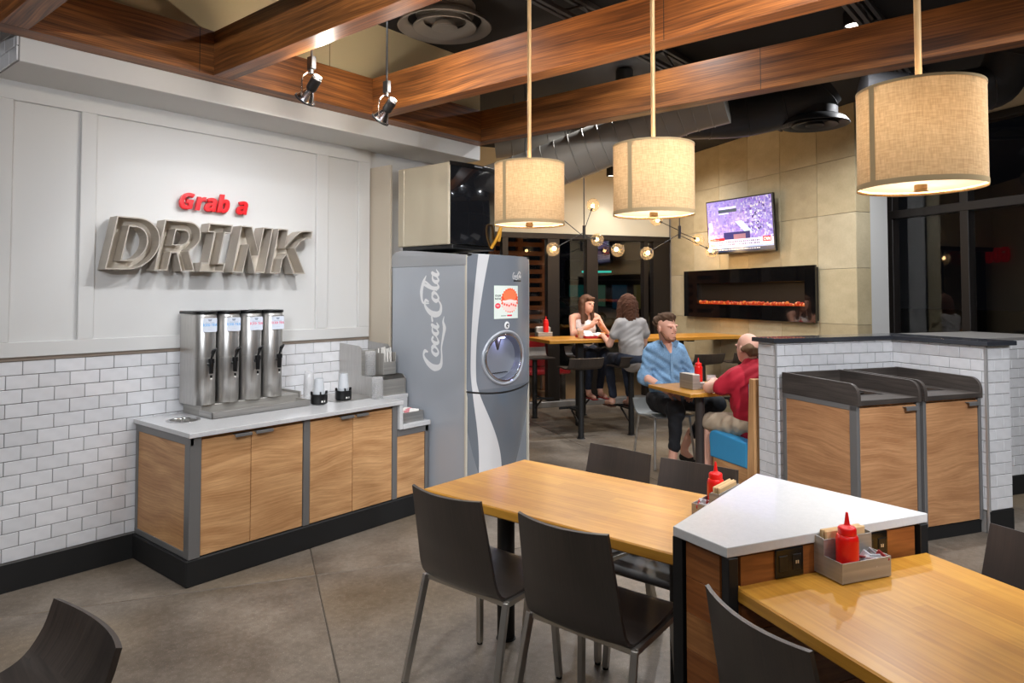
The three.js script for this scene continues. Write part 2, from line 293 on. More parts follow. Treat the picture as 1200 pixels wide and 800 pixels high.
// ------------------------------------------------------------------ window wall on the left of the far room
function cornerlessPane(name, g, parent) { return part(name, g, MAT.glass, parent); }
{
  const w = structure('window_1', [0, 0, 0], BROT, 'floor-to-ceiling dark framed windows looking out at night');
  const X = -9.4;
  part('header', bx(X - .2, X, 2.53, 3.74, -6.1, .5, .003), MAT.paintWarm, w);
  part('head_frame', bx(X - .08, X + .03, 2.45, 2.53, -6.1, .5, .004), MAT.mullion, w);
  part('sill', bx(X - .1, X + .06, 0, .085, -6.1, .5, .006), MAT.greyFrame, w);
  const z = (px) => onBx(px, 330, X).z;
  const posts = [[765, 787], [754, 759], [687, 700], [641, 655], [588, 595]].map(([a, b]) => [z(a), Math.max(z(b), -6.09)]);
  for (const [a, b] of posts) part('mullion', bx(X - .09, X + .025, .08, 2.47, b, a, .004), MAT.mullion, w);
  for (const zz of [-2.6, -1.5, -.4]) part('mullion', bx(X - .09, X + .025, .08, 2.47, zz - .05, zz + .05, .004), MAT.mullion, w);
  const ed = [posts[0][0], posts[1][1], posts[1][0], posts[2][1], posts[2][0], posts[3][1], posts[3][0], posts[4][1], posts[4][0], -2.65, -2.55, -1.55, -1.45, -.45, -.35, .5];
  for (let i = 0; i < ed.length; i += 2) if (Math.abs(ed[i + 1] - ed[i]) > .05) part('pane', bx(X - .035, X - .029, .08, 2.47, ed[i] - .005, ed[i + 1] + .005, .0005), MAT.glass, w);
}
// ------------------------------------------------------------------ storefront on the right
{
  const w = structure('window_2', [0, 0, 0], BROT, 'dark framed storefront window mirroring the lit room');
  const Z = -6.72;
  part('upper_wall', bx(-5.98, 4.7, 3.40, 3.74, Z - .15, Z + .02, .003), MAT.paintWarm, w);
  part('head_frame', bx(-5.9, 4.7, 3.33, 3.40, Z - .08, Z + .05, .004), MAT.mullion, w);
  part('transom_bar', bx(-5.9, 4.7, 2.48, 2.57, Z - .06, Z + .045, .004), MAT.mullion, w);
  part('sill', bx(-5.9, 4.7, 0, .1, Z - .08, Z + .05, .004), MAT.mullion, w);
  const xs = [-5.87, -4.99, -3.2, -1.6, 0, 1.6, 3.2, 4.62];
  for (const x of xs) part('mullion', bx(x - .045, x + .045, .1, 3.34, Z - .06, Z + .04, .004), MAT.mullion, w);
  for (let i = 0; i < xs.length - 1; i++) { part('pane', bx(xs[i] + .04, xs[i + 1] - .04, .1, 2.49, Z - .012, Z - .006, .0005), MAT.glass, w); part('transom_pane', bx(xs[i] + .04, xs[i + 1] - .04, 2.56, 3.34, Z - .012, Z - .006, .0005), MAT.glass, w); }
}
// ------------------------------------------------------------------ ceiling beams
{
  const beam = (name, label, g, joints) => { const t = thing(name, label, 'beam'); part('beam_case', g, MAT.beam, t); for (const j of joints || []) part('end_seam', j, MAT.darkFrame, t); t.userData.group = 'wood clad ceiling beams'; return t; };
  const hd = beam('header_beam', 'wood clad header beam running along the top of the white soffit', uvm(bx(-4.222, -4.081, 2.973, 3.245, -4.6, 1.2, .002), 'z', 1.7, .62), [bx(-4.0812, -4.0805, 2.976, 3.243, -1.985, -1.981, .0001)]);
  const Z = [[-1.11, -.99, 'wood clad cross beam beside the tiled soffit end'], [-2.19, -2.07, 'wood clad cross beam just in front of the two track spotlights'], [-3.41, -3.285, 'wood clad cross beam directly behind the two smaller drum pendants'], [-4.605, -4.48, 'wood clad cross beam over the drink machine, last before the ducts']];
  Z.forEach(([a, b, l], i) => beam('ceiling_beam', l, uvm(bx(-4.0805, 3.2, 2.973, 3.245, a, b, .002), 'x', 1.7, .62, i * .3, i * .21), i === 3 ? [bx(-1.63, -1.626, 2.974, 3.244, b - .0003, b + .0006, .0001)] : i === 2 ? [bx(-1.7, -1.696, 2.974, 3.244, b - .0003, b + .0006, .0001)] : []));
}
// ------------------------------------------------------------------ open-web joists and ducts under the deck
{
  const mk = (x, z0, z1, label) => {
    const t = thing('bar_joist', label, 'joist', [0, 0, 0], 0, 'steel bar joists under the black ceiling');
    part('top_chord', merge(bx(x - .04, x - .01, 3.69, 3.73, z0, z1, .002), bx(x + .01, x + .04, 3.69, 3.73, z0, z1, .002)), MAT.joist, t);
    part('bottom_chord', merge(bx(x - .04, x - .01, 3.55, 3.58, z0, z1, .002), bx(x + .01, x + .04, 3.55, 3.58, z0, z1, .002)), MAT.joist, t);
    const gs = []; for (let z = z0, i = 0; z < z1 - .3; z += .3, i++) gs.push(rod([x, i % 2 ? 3.56 : 3.70, z], [x, i % 2 ? 3.70 : 3.56, z + .3], .01, 6));
    part('web', merge(gs), MAT.joist, t);
  };
  const L = 'grey steel bar joist crossing above the wood beams';
  [[-2.75, -8.3], [-1.2, -7.5], [.35, -6.95], [1.9, -6.0]].forEach(([x, z0], i) => mk(x, z0, 2.5, 'grey steel bar joist above the wood beams, ' + ['nearest the panelled wall', 'second from the panelled wall', 'third from the panelled wall', 'farthest from the panelled wall'][i]));
}
function duct(label, pts, r, mat, step, group) {
  const t = thing('air_duct', label, 'duct', [0, 0, 0], 0, group);
  const curve = new THREE.CatmullRomCurve3(pts.map((p) => p.isVector3 ? p : new THREE.Vector3(...p)), false, 'catmullrom', .3); const len = curve.getLength();
  part('duct_pipe', new THREE.TubeGeometry(curve, 60, r, 28), mat, t);
  for (const e of [0, 1]) { const d = new THREE.CircleGeometry(r, 28); const q = new THREE.Quaternion().setFromUnitVectors(new THREE.Vector3(0, 0, 1), curve.getTangentAt(e).multiplyScalar(e ? 1 : -1)); const m = part('end_cap', d, mat, t); m.quaternion.copy(q); m.position.copy(curve.getPointAt(e)); }
  for (const e of [.2, .75]) { const p = curve.getPointAt(e); part('hanger_rod', rod([p.x, p.y + r * .8, p.z], [p.x, 3.738, p.z], .006, 6), MAT.joist, t); }
  for (let s = step; s < len; s += step) { const m = part('seam_ring', new THREE.TorusGeometry(r + .001, .006, 5, 28), mat, t); m.position.copy(curve.getPointAt(s / len)); m.quaternion.setFromUnitVectors(new THREE.Vector3(0, 0, 1), curve.getTangentAt(s / len)); }
  return t;
}
duct('large ribbed grey spiral duct slanting up behind the last wood beam', [atDepth(560, 225, 6.6), atDepth(640, 197, 6.5), atDepth(735, 158, 6.3), atDepth(800, 130, 6.15), atDepth(850, 116, 6.0)], .21, MAT.duct2, .14);
duct('smaller grey duct stub beside the ribbed spiral duct', [atDepth(580, 172, 7.3), atDepth(640, 166, 7.3), atDepth(690, 166, 7.4)], .12, MAT.duct2, .18);
duct('black duct running to the round black diffuser', [atDepth(790, 140, 7.0), atDepth(870, 137, 6.9), atDepth(948, 117, 6.7), atDepth(968, 100, 6.65)], .2, MAT.duct, .35);
duct('black elbow duct above the big drum pendant by the storefront', [atDepth(1010, 108, 5.6), atDepth(1090, 112, 5.5), atDepth(1165, 100, 5.4), atDepth(1190, 55, 5.3)], .17, MAT.duct, .3);
function diffuser(label, p, r, mat) {
  const t = thing('round_diffuser', label, 'air vent', p, 0);
  part('outer_ring', lathe([[r * .78, .05], [r * .86, .02], [r * .98, 0], [r, .006], [r * .9, .05], [r * .8, .07]], 48), mat, t);
  part('middle_cone', lathe([[r * .45, .045], [r * .56, .015], [r * .66, -.004], [r * .68, .004], [r * .56, .05]], 48), mat, t);
  part('inner_cone', lathe([[.001, .02], [r * .2, .012], [r * .26, -.006], [r * .28, .002], [r * .2, .04]], 40), mat, t);
  part('throat', lathe([[r * .8, .07], [r * .62, .09], [.001, .1]], 40), MAT.black, t);
  part('collar', cyl(r * .66, r * .66, .07, 32), mat, t, [0, .125, 0]);
}
diffuser('round grey ceiling diffuser above the track spotlights', [-3.57, 3.57, -3.53], .34, std({ color: 0x77716a, roughness: .5 }));
diffuser('round black ceiling diffuser in front of the stone wall', atDepth(955, 147, 6.7), .31, MAT.duct);
// ------------------------------------------------------------------ downlights
DOWNLIGHTS.forEach(([x, y, z, cd, ang], i) => {
  const t = thing('downlight', 'small round recessed style downlight hanging under the black ceiling', 'light', [x, y, z], 0, 'ceiling downlights');
  part('housing', lathe([[.001, .1], [.075, .1], [.08, .09], [.08, -.005], [.07, -.008], [.066, .004]], 28), MAT.black, t);
  part('lens', new THREE.CircleGeometry(.066, 28).rotateX(Math.PI / 2), MAT.lens, t, [0, .002, 0]);
  const s = new THREE.SpotLight(WARM, cd, 0, R(ang), .9, 2); s.position.set(0, -.02, 0); s.target.position.set(0, -2, 0); s.castShadow = true; s.shadow.radius = 1.6; t.add(s, s.target);
});
{ // cylinder downlight washing the wall over the night windows
  const c = onBx(716, 206, -9.12), t = thing('cylinder_downlight', 'black cylinder downlight washing the cream wall above the night windows', 'light', fromB(c.x, c.y, c.z), BROT);
  part('housing', lathe([[.001, .26], [.06, .26], [.064, .25], [.064, -.004], [.056, -.006], [.052, .006]], 28), MAT.black, t); part('stem', rod([0, .26, 0], [0, 3.735 - c.y, 0], .008, 8), MAT.black, t);
  part('lens', new THREE.CircleGeometry(.052, 24).rotateX(Math.PI / 2), MAT.lens, t, [0, .004, 0]);
  const s = new THREE.SpotLight(0xfff6ea, 4, 0, R(38), .35, 2); s.position.set(0, -.02, 0); s.target.position.set(0, -2, 0); s.castShadow = true; t.add(s, s.target);
}

// ------------------------------------------------------------------ drinks counter
{
  const F = -3.945;   // plane of the doors
  const base = thing('toe_kick', 'black rubber toe kick under the oak drinks counter', 'toe kick');
  part('kick_board', bx(-4.66, -3.93, 0, .15, -3.735, -1.876, .006), MAT.rubber, base);
  const door = (t, z0, z1, y0, y1, m, h) => {
    const d = part('door', uvm(bx(F - .02, F, y0, y1, z1, z0, .002), 'z', .85, .85, rnd(), rnd()), m, t);
    if (h) part('handle', merge(bx(F - .004, F + .026, y1 - .002, y1 + .003, h[1], h[0], .001), bx(F + .022, F + .027, y1 - .014, y1 + .003, h[1], h[0], .001)), MAT.greyFrame, d, null, 'grey metal tab pull');
  };
  const a = thing('base_cabinet', 'oak two-door base cabinet with grey-framed end panel under the trash chute', 'cabinet', [0, 0, 0], 0, 'oak cabinets of the drinks counter');
  part('carcass', bx(-4.655, F - .022, .15, .832, -2.655, -1.905, .002), MAT.oak2, a);
  part('end_panel', uvm(bx(-4.62, -3.992, .185, .788, -1.906, -1.896, .001), 'x', .85, .85, .3, .1), MAT.oak2, a);
  part('end_frame', merge(bx(-4.655, -3.93, .788, .835, -1.912, -1.890, .002), bx(-4.655, -4.62, .155, .788, -1.912, -1.892, .002), bx(-3.994, -3.93, .152, .835, -1.956, -1.888, .003), bx(-4.655, -3.99, .152, .186, -1.912, -1.891, .002)), MAT.greyFrame, a);
  door(a, -1.960, -2.268, .155, .812, MAT.oak, [-2.154, -2.262]); door(a, -2.272, -2.630, .155, .812, MAT.oak, [-2.288, -2.404]);
  part('stile', bx(F - .02, F + .006, .152, .834, -2.682, -2.634, .003), MAT.greyFrame, a);
  const b = thing('base_cabinet', 'oak two-door base cabinet below the cup holders', 'cabinet', [0, 0, 0], 0, 'oak cabinets of the drinks counter');
  part('carcass', bx(-4.655, F - .022, .15, .832, -3.42, -2.66, .002), MAT.oak2, b);
  door(b, -2.686, -3.024, .155, .812, MAT.oak, [-2.912, -3.020]); door(b, -3.028, -3.376, .155, .812, MAT.oak, [-3.042, -3.145]);
  part('stile', bx(F - .02, F + .006, .152, .834, -3.424, -3.380, .003), MAT.greyFrame, b);
  const c = thing('base_cabinet', 'narrow lower oak cabinet beside the drink machine', 'cabinet', [0, 0, 0], 0, 'oak cabinets of the drinks counter');
  part('carcass', bx(-4.655, F - .022, .15, .648, -3.734, -3.43, .002), MAT.oak2, c);
  part('rear_carcass', bx(-4.655, -4.205, .648, .832, -3.734, -3.43, .002), MAT.oak2, c);
  part('front_panel', uvm(bx(F - .02, F, .155, .60, -3.70, -3.428, .002), 'z', .85, .85, .6, .5), MAT.oak, c);
  part('frame', merge(bx(F - .02, F + .006, .60, .648, -3.734, -3.428, .002), bx(F - .02, F + .006, .152, .648, -3.734, -3.702, .002)), MAT.greyFrame, c);
  // worktop with the hole for the chute cut as a real opening
  const ring = [-4.37, -2.055], sh = shape([[-4.66, 1.882], [-3.918, 1.882], [-3.918, 3.458], [-4.18, 3.458], [-4.18, 3.736], [-4.66, 3.736]]), h = new THREE.Path(); h.absarc(ring[0], -ring[1], .078, 0, Math.PI * 2, true); sh.holes.push(h);
  const wt = thing('worktop', 'white quartz worktop of the drinks counter with round chute hole', 'worktop');
  const wg = extrude(sh, .022, .003, 40); wg.rotateX(-Math.PI / 2); wg.translate(0, .837, 0);
  part('slab', uvm(wg, 'x', .5), MAT.quartz, wt);
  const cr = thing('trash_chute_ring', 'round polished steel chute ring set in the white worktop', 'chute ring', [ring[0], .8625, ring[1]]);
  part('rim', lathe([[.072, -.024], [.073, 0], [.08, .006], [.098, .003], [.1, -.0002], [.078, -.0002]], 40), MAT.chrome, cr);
  part('chute_tube', lathe([[.073, .0], [.072, -.024]], 32), MAT.steelSoft, cr); part('chute_dark_disc', lathe([[.001, -.02], [.072, -.024]], 32), MAT.black, cr);  // black disc at the bottom stands in for the dark depth of the chute
  const lw = thing('low_worktop', 'short low white quartz shelf beside the drink machine', 'worktop');
  part('slab', bx(-4.176, -3.918, .65, .684, -3.738, -3.462, .003, 'x', .5), MAT.quartz, lw);
  part('riser', bx(-4.176, -3.92, .652, .833, -3.4615, -3.43, .002, 'x', .5), MAT.quartz, lw); part('side_riser', bx(-4.2, -4.177, .652, .833, -3.734, -3.43, .002, 'z', .5), MAT.quartz, lw);
  const dt = thing('drip_plate', 'flat stainless plate inset in the worktop under the cup holders', 'drip plate'); part('plate', bx(-4.6, -4.2, .8625, .8665, -3.44, -3.09, .001), MAT.steel, dt);
}
// ------------------------------------------------------------------ tea dispensers
{
  const tr = thing('dispenser_stand', 'stainless steel stand and drip trough carrying the four tea dispensers', 'drip tray');
  part('base_box', bx(-4.655, -4.425, .8627, .93, -2.915, -2.195, .004), MAT.steelSoft, tr);
  part('end_plate', bx(-4.655, -4.415, .8627, .952, -2.197, -2.186, .002), MAT.steelSoft, tr); part('end_plate', bx(-4.655, -4.415, .8627, .945, -2.926, -2.915, .002), MAT.steelSoft, tr);
  part('drip_trough', merge(bx(-4.42, -4.25, .8627, .868, -2.89, -2.178, .001), bx(-4.257, -4.25, .8627, .905, -2.89, -2.178, .0015), bx(-4.42, -4.25, .8627, .905, -2.185, -2.178, .0015), bx(-4.42, -4.25, .8627, .905, -2.89, -2.883, .0015)), MAT.steel, tr);
  const mk = (z, label, col, i) => {
    const t = thing('tea_dispenser', label, 'drink dispenser', [-4.532, .9305, z], 0, 'stainless tea dispensers on the counter');
    const w = .072, prof = new THREE.Shape(); prof.moveTo(-.108, -w); prof.lineTo(.05, -w); prof.absarc(.06, 0, w, -Math.PI / 2, Math.PI / 2, false); prof.lineTo(-.108, w); prof.closePath();
    const g = extrude(prof, .578, .002, 20); g.rotateX(-Math.PI / 2); g.translate(0, .003, 0);
    part('body', toCreasedNormals(uvm(g, 'y', .25), .6), MAT.steel, t);
    part('weld_band', (() => { const q = extrude(prof, .004, .001, 20); q.rotateX(-Math.PI / 2); q.scale(1.008, 1, 1.012); q.translate(0, .30, 0); return q; })(), MAT.steelSoft, t);
    const l = extrude(prof, .012, .004, 20); l.rotateX(-Math.PI / 2); l.scale(1.03, 1, 1.05); l.translate(0, .589, 0); const lid = part('lid', l, MAT.plasticBlack, t, null, 'black lid');
    if (i === 2) lid.rotation.z = .02;
    // tap
    const tap = part('tap', merge(rod([.13, .262, 0], [.165, .262, 0], .012), rod([.165, .30, 0], [.165, .205, 0], .017, 12, .013), rod([.165, .195, 0], [.165, .178, 0], .007)), MAT.plasticBlack, t, null, 'black plastic tap');
    part('lever', merge(tube([[.165, .30, 0], [.182, .325, .004], [.20, .35, .012], [.205, .362, -.004], [.188, .362, -.018], [.172, .335, -.012], [.166, .31, -.004]], .0075, 30, 6), cyl(.019, .02, .024, 12).translate(.165, .285, 0)), MAT.plasticBlack, tap);
    part('spout_tip', rod([.165, .178, 0], [.165, .168, 0], .006), MAT.paper, tap);
    // hanging label plate
    const tx = canvasTex(256, 256, (c, W, H) => {
      c.fillStyle = '#d5dbe6'; c.fillRect(0, 0, W, H); c.fillStyle = '#8c97a8'; c.beginPath(); c.moveTo(90, 22); c.lineTo(166, 22); c.lineTo(150, 60); c.lineTo(106, 60); c.fill(); c.font = 'bold 22px sans-serif'; c.textAlign = 'center'; c.fillStyle = '#9aa4b4'; c.fillText('FRESH BREWED', 128, 92);
      c.font = 'bold 60px sans-serif'; c.fillStyle = col; c.fillText('ICED TEA', 128, 148); c.font = 'bold 20px sans-serif'; c.fillStyle = '#aab3c2'; c.fillText('· · · · · ·', 128, 178); c.fillStyle = '#7d8798'; c.font = 'bold 26px sans-serif'; c.fillText('- - - - -', 128, 216);
    });
    const ps = new THREE.Shape(), a = .045, q = .009; ps.moveTo(-a + q, -a); ps.lineTo(a - q, -a); ps.quadraticCurveTo(a, -a, a, -a + q); ps.lineTo(a, a - q); ps.quadraticCurveTo(a, a, a - q, a); ps.lineTo(-a + q, a); ps.quadraticCurveTo(-a, a, -a, a - q); ps.lineTo(-a, -a + q); ps.quadraticCurveTo(-a, -a, -a + q, -a);
    const lg = extrude(ps, .003, 0); const uv = lg.attributes.uv, po = lg.attributes.position; for (let k = 0; k < po.count; k++) uv.setXY(k, (po.getX(k) + a) / (2 * a), (po.getY(k) + a) / (2 * a));
    const lb = part('label_plate', lg, std({ map: tx, roughness: .35 }), t, [.138, .515, 0]); lb.rotation.y = Math.PI / 2 - .12;
    part('label_hanger', merge(rod([.03, .565, -.075], [.142, .565, -.045], .0018, 6), rod([.03, .565, .075], [.142, .565, .045], .0018, 6), rod([.142, .565, -.045], [.142, .565, .045], .0018, 6)), MAT.chrome, t);
  };
  mk(-2.228, 'tall stainless tea dispenser with blue label, at the end by the chute ring', '#2f9fe0', 0);
  mk(-2.391, 'tall stainless tea dispenser with blue label, between a blue-labelled and a red-labelled one', '#2f9fe0', 1);
  mk(-2.554, 'tall stainless tea dispenser with red label, between a blue-labelled and a red-labelled one', '#e0345a', 2);
  mk(-2.717, 'tall stainless tea dispenser with red label, at the end by the cup holders', '#e0345a', 3);
}
// ------------------------------------------------------------------ cups, holders, lid rack, sugar
{
  const holder = (x, z, label) => {
    const t = thing('cup_holder', label, 'cup holder', [x, .8668, z], 0);
    part('ring_body', lathe([[.052, .0], [.060, .004], [.060, .066], [.056, .07], [.050, .066], [.050, .006], [.052, 0]], 8), MAT.plasticBlack, t);
    for (let k = 0; k < 4; k++) { const m = part('clip', cbox(.016, .022, .01, .002), MAT.plasticBlack, t, [.052 * Math.cos(k * 1.57 + .4), .078, .052 * Math.sin(k * 1.57 + .4)]); m.rotation.y = -k * 1.57 - .4; }
    part('sticker', cbox(.001, .012, .03, .0003), MAT.paper, t, [.0575, .02, .004]);
  };
  holder(-4.255, -2.965, 'black cup holder beside the tea dispensers'); holder(-4.275, -3.19, 'black cup holder on the inset steel plate beside the lid rack');
  const cupG = lathe([[.030, .0], [.031, .001], [.040, .105], [.042, .108], [.041, .111], [.038, .105], [.029, .003], [.001, .003]], 28);
  const stack = (x, z, n, top, mat, label, group, bottom = .879) => {
    const t = thing('cup_stack', label, 'cups', [x, bottom, z], 0, group); for (let k = 0; k < n; k++) { const m = part('cup', cupG, mat, t, [0, .111 + k * (top - bottom - .111) / Math.max(1, n - 1), 0]); m.rotation.x = Math.PI; }
  };
  stack(-4.255, -2.965, 6, 1.045, MAT.cup, 'upside-down stack of milky plastic cups in the holder beside the dispensers');
  stack(-4.275, -3.19, 9, 1.06, MAT.cup, 'taller upside-down stack of milky plastic cups in the holder by the lid rack');
  stack(-4.43, -3.0, 6, 1.085, MAT.clearCup, 'upside-down stack of clear cups standing behind the milky ones', undefined, .8627);
  // stepped stainless rack for lids
  const t = thing('lid_rack', 'stepped stainless steel rack holding cups and lids beside the beige panel', 'lid rack', [0, .8627, 0]);
  const side = shape([[-4.66, 0], [-4.20, 0], [-4.20, .12], [-4.235, .15], [-4.385, .15], [-4.385, .355], [-4.42, .375], [-4.66, .39]]);
  for (const z of [-3.446, -3.735]) { const g = extrude(side, .006, .001); g.translate(0, 0, z); part('side_plate', uvm(g, 'y', .3), MAT.steel, t); }
  part('front_panel', bx(-4.215, -4.205, 0, .12, -3.73, -3.44, .001), MAT.steelSoft, t); part('upper_panel', bx(-4.39, -4.382, .12, .345, -3.73, -3.44, .001), MAT.steelSoft, t);
  const lidStack = (x, y, z, n, label) => { const s = thing('lid_stack', label, 'lids', [x, .8627 + y, z], 0, 'lids in the steel rack'); for (let k = 0; k < n; k++) part('lid', lathe([[.001, .0], [.03, 0], [.034, .006], [.043, .008], [.044, .0], [.036, -.004], [.001, -.002]], 28), MAT.clearCup, s, [0, k * .011, 0]); };
  lidStack(-4.33, .155, -3.485, 17, 'stack of clear lids on the upper step of the steel rack'); lidStack(-4.14, .0, -3.40, 15, 'stack of clear lids standing on the worktop before the steel rack');
  const wr = thing('straw_box', 'white paper wrapped straws in a steel bin on the rack', 'straws', [-4.31, 1.014, -3.62]);
  part('bin', merge(bx(-.05, .05, 0, .17, -.062, -.058, .001), bx(-.05, .05, 0, .17, .058, .062, .001), bx(.046, .05, 0, .1, -.06, .06, .001), bx(-.05, .05, 0, .004, -.06, .06, .001)), MAT.steelSoft, wr);
  for (let k = 0; k < 10; k++) part('straw', rod([-.03 + (k % 3) * .03, .006, -.05 + k * .0105], [-.03 + (k % 3) * .03, .2 + (k % 4) * .004, -.045 + k * .0102], .005, 8), MAT.paper, wr);
  const sg = thing('sugar_caddy', 'low steel caddy full of sugar packets on the low white shelf', 'caddy', [-4.062, .6845, -3.6]);
  part('tray', merge(bx(-.10, .10, 0, .003, -.105, .105, .001), bx(.097, .10, 0, .075, -.105, .105, .001), bx(-.10, -.097, 0, .075, -.105, .105, .001), bx(-.10, .10, 0, .075, .102, .105, .001), bx(-.10, .10, 0, .075, -.105, -.102, .001)), MAT.steel, sg);
  for (let k = 0; k < 16; k++) { const p = thing('sugar_packet', k % 3 === 1 ? 'pink sugar packet standing in the low steel caddy' : 'white sugar packet standing in the low steel caddy', 'packet', [-4.115 + (k % 4) * .035, .73, -3.52 - Math.floor(k / 4) * .05], .3 + rnd() * .5, 'sugar packets in the low caddy'); const m = part('pouch', cbox(.045, .075, .006, .003), k % 3 === 1 ? MAT.packPink : MAT.paper, p); m.rotation.set((rnd() - .5) * .5, 0, (rnd() - .5) * .7); }
}
// ------------------------------------------------------------------ drink machine
function scriptLogo(c) {   // the flowing wordmark, drawn with broad pen strokes; baseline along x, one unit = x-height
  const pen = (pts, ws) => { const cu = new THREE.CatmullRomCurve3(pts.map((p) => new THREE.Vector3(p[0], p[1], 0))); for (let i = 0; i <= 240; i++) { const t = i / 240, p = cu.getPoint(t), f = t * (ws.length - 1), k = Math.min(ws.length - 2, Math.floor(f)), w = ws[k] + (ws[k + 1] - ws[k]) * (f - k); c.beginPath(); c.arc(p.x, p.y, w * .62, 0, 7); c.fill(); } };
  const o = (x) => pen([[x + .75, 1.0], [x + .3, .95], [x, .35], [x + .25, -.02], [x + .62, .2], [x + .85, .75], [x + .7, 1.0], [x + .6, .8]], [.16, .24, .34, .2, .16, .3, .2, .12]);
  pen([[2.0, 1.7], [2.05, 2.15], [1.6, 2.35], [.9, 1.7], [.45, .6], [.7, -.35], [1.5, -.55], [2.5, -.5], [3.6, -.75], [4.5, -.95], [5.1, -.75], [5.6, -.9]], [.14, .3, .2, .42, .55, .4, .2, .16, .26, .4, .2, .06]);
  o(1.75); pen([[3.5, .85], [3.25, 1.0], [2.9, .5], [3.0, .0], [3.4, .15], [3.7, .5]], [.22, .2, .34, .24, .12, .1]);
  pen([[4.5, .95], [4.05, .9], [3.8, .35], [4.0, 0], [4.35, .3], [4.65, .9]], [.14, .22, .34, .2, .12, .16]); pen([[4.72, 1.0], [4.5, .35], [4.6, .0], [4.95, .25]], [.3, .32, .24, .1]);
  pen([[5.15, .95], [5.55, 1.05]], [.22, .2]);
  pen([[7.1, 1.6], [7.2, 2.05], [6.8, 2.2], [6.15, 1.6], [5.8, .6], [6.0, -.25], [6.7, -.4], [7.3, .1]], [.14, .28, .2, .4, .52, .4, .22, .1]);
  pen([[6.9, 1.55], [7.0, 2.5], [8.0, 2.75], [9.0, 2.45], [9.7, 2.0]], [.1, .2, .38, .34, .08]);
  o(7.15); pen([[8.2, .3], [8.7, 1.3], [9.1, 2.2], [8.95, 2.5], [8.6, 1.6], [8.4, .5], [8.55, .0], [8.9, .2]], [.1, .14, .2, .18, .3, .34, .24, .1]);
  pen([[9.75, .95], [9.3, .9], [9.05, .35], [9.25, 0], [9.6, .3], [9.9, .9]], [.14, .22, .34, .2, .12, .16]); pen([[9.97, 1.0], [9.75, .35], [9.85, .0], [10.3, .35]], [.3, .32, .24, .08]);
}
{
  const t = thing('drink_machine', 'grey touchscreen soda machine with white script lettering on its side', 'drink machine', [-3.98, 0, -4.136]);
  const HW = .375, grey1 = [150, 156, 164];
  const cream = std({ color: 0xc9c3b4, roughness: .4 });
  part('cabinet', bx(-.42, .395, .06, 1.90, -HW + .004, HW - .004, .008), std({ color: 0x8e949b, roughness: .35, metalness: .2 }), t);
  part('feet', merge(...[[-.38, -.33], [-.38, .33], [.3, -.33], [.3, .33]].map(([x, z]) => cyl(.025, .03, .062, 12).translate(x, .031, z))), MAT.plasticBlack, t);
  // printed side panel
  const st = canvasTex(1024, 2048, (c, W, H) => {
    c.fillStyle = '#a6acb4'; c.fillRect(0, 0, W, H);
    c.save(); c.fillStyle = '#eceeef'; const k = 2048 / 1.80 * .0765; c.translate(672, 2048 * (1 - (1.045 - .06) / 1.80)); c.rotate(-Math.PI / 2); c.scale(k, -k * 1.0); scriptLogo(c); c.restore();
  });
  const sg = new THREE.PlaneGeometry(.815, 1.80); part('side_panel', sg, phy({ map: st, roughness: .28, clearcoat: .5, clearcoatRoughness: .1 }), t, [-.0125, .96, HW - .0025], 'grey side panel with white script lettering');
  part('side_panel_blank', new THREE.PlaneGeometry(.815, 1.80).rotateY(Math.PI), std({ color: 0x9ba1a8, roughness: .3 }), t, [-.0125, .96, -HW + .0025]);
  // curved crown over the side
  const cs = new THREE.Shape(); cs.moveTo(-.425, 1.865); cs.lineTo(.405, 1.865); cs.lineTo(.405, 1.935); cs.bezierCurveTo(.2, 1.95, -.1, 1.985, -.28, 1.99); cs.bezierCurveTo(-.36, 1.992, -.42, 1.975, -.425, 1.94); cs.closePath();
  const cg = extrude(cs, .75, .003, 16); cg.translate(0, 0, -HW); part('crown', toCreasedNormals(cg, .5), std({ color: 0xa9acb0, roughness: .35, metalness: .3 }), t);
  part('edge_trim', sqbar([.402, .06, HW - .008], [.404, 1.935, HW - .008], .018), cream, t);
  part('edge_trim', sqbar([.402, .06, -HW + .008], [.404, 1.935, -HW + .008], .018), cream, t);
  // curved fascia
  const fx = (s, y) => { const k = Math.max(0, (.93 - y) / .93); return .412 + .062 * (1 - (2 * s - 1) ** 2) - .085 * k ** 1.1; };
  const zOf = (s, y) => { const k = Math.max(0, (.93 - y) / .93); return (HW - .003) * (1 - .05 * k) * (1 - 2 * s); };
  const P = (s, y, o = 0) => [fx(s, y) + o, y, zOf(s, y)];
  const fasciaTex = canvasTex(1024, 2048, (c, W, H) => {
    c.fillStyle = '#8c939d'; c.fillRect(0, 0, W, H); const X = (s) => s * W, Y = (y) => H - y / 2 * H;
    c.fillStyle = '#7d858f'; c.fillRect(0, Y(.93), W, H);
    c.fillStyle = '#fafbfd'; c.beginPath(); c.moveTo(X(.13), Y(1.95)); c.lineTo(X(.27), Y(1.95)); c.bezierCurveTo(X(.13), Y(1.55), X(.09), Y(1.25), X(.11), Y(1.0)); c.bezierCurveTo(X(.14), Y(.82), X(.5), Y(.55), X(.53), Y(.28)); c.lineTo(X(.54), Y(.12)); c.lineTo(X(.2), Y(.12)); c.bezierCurveTo(X(.22), Y(.6), X(.05), Y(.8), X(.045), Y(1.1)); c.bezierCurveTo(X(.05), Y(1.5), X(.09), Y(1.7), X(.13), Y(1.95)); c.fill();
    c.save(); c.fillStyle = '#f1f2f4'; c.translate(X(.62), Y(1.775)); c.scale(.017 * 1024, -.017 * 1024); scriptLogo(c); c.restore(); c.fillStyle = '#2c3036'; c.fillRect(X(.64), Y(1.755), X(.15), 12);
  });
  const fasciaMat = phy({ map: fasciaTex, roughness: .25, metalness: .25, clearcoat: .6, clearcoatRoughness: .08 });
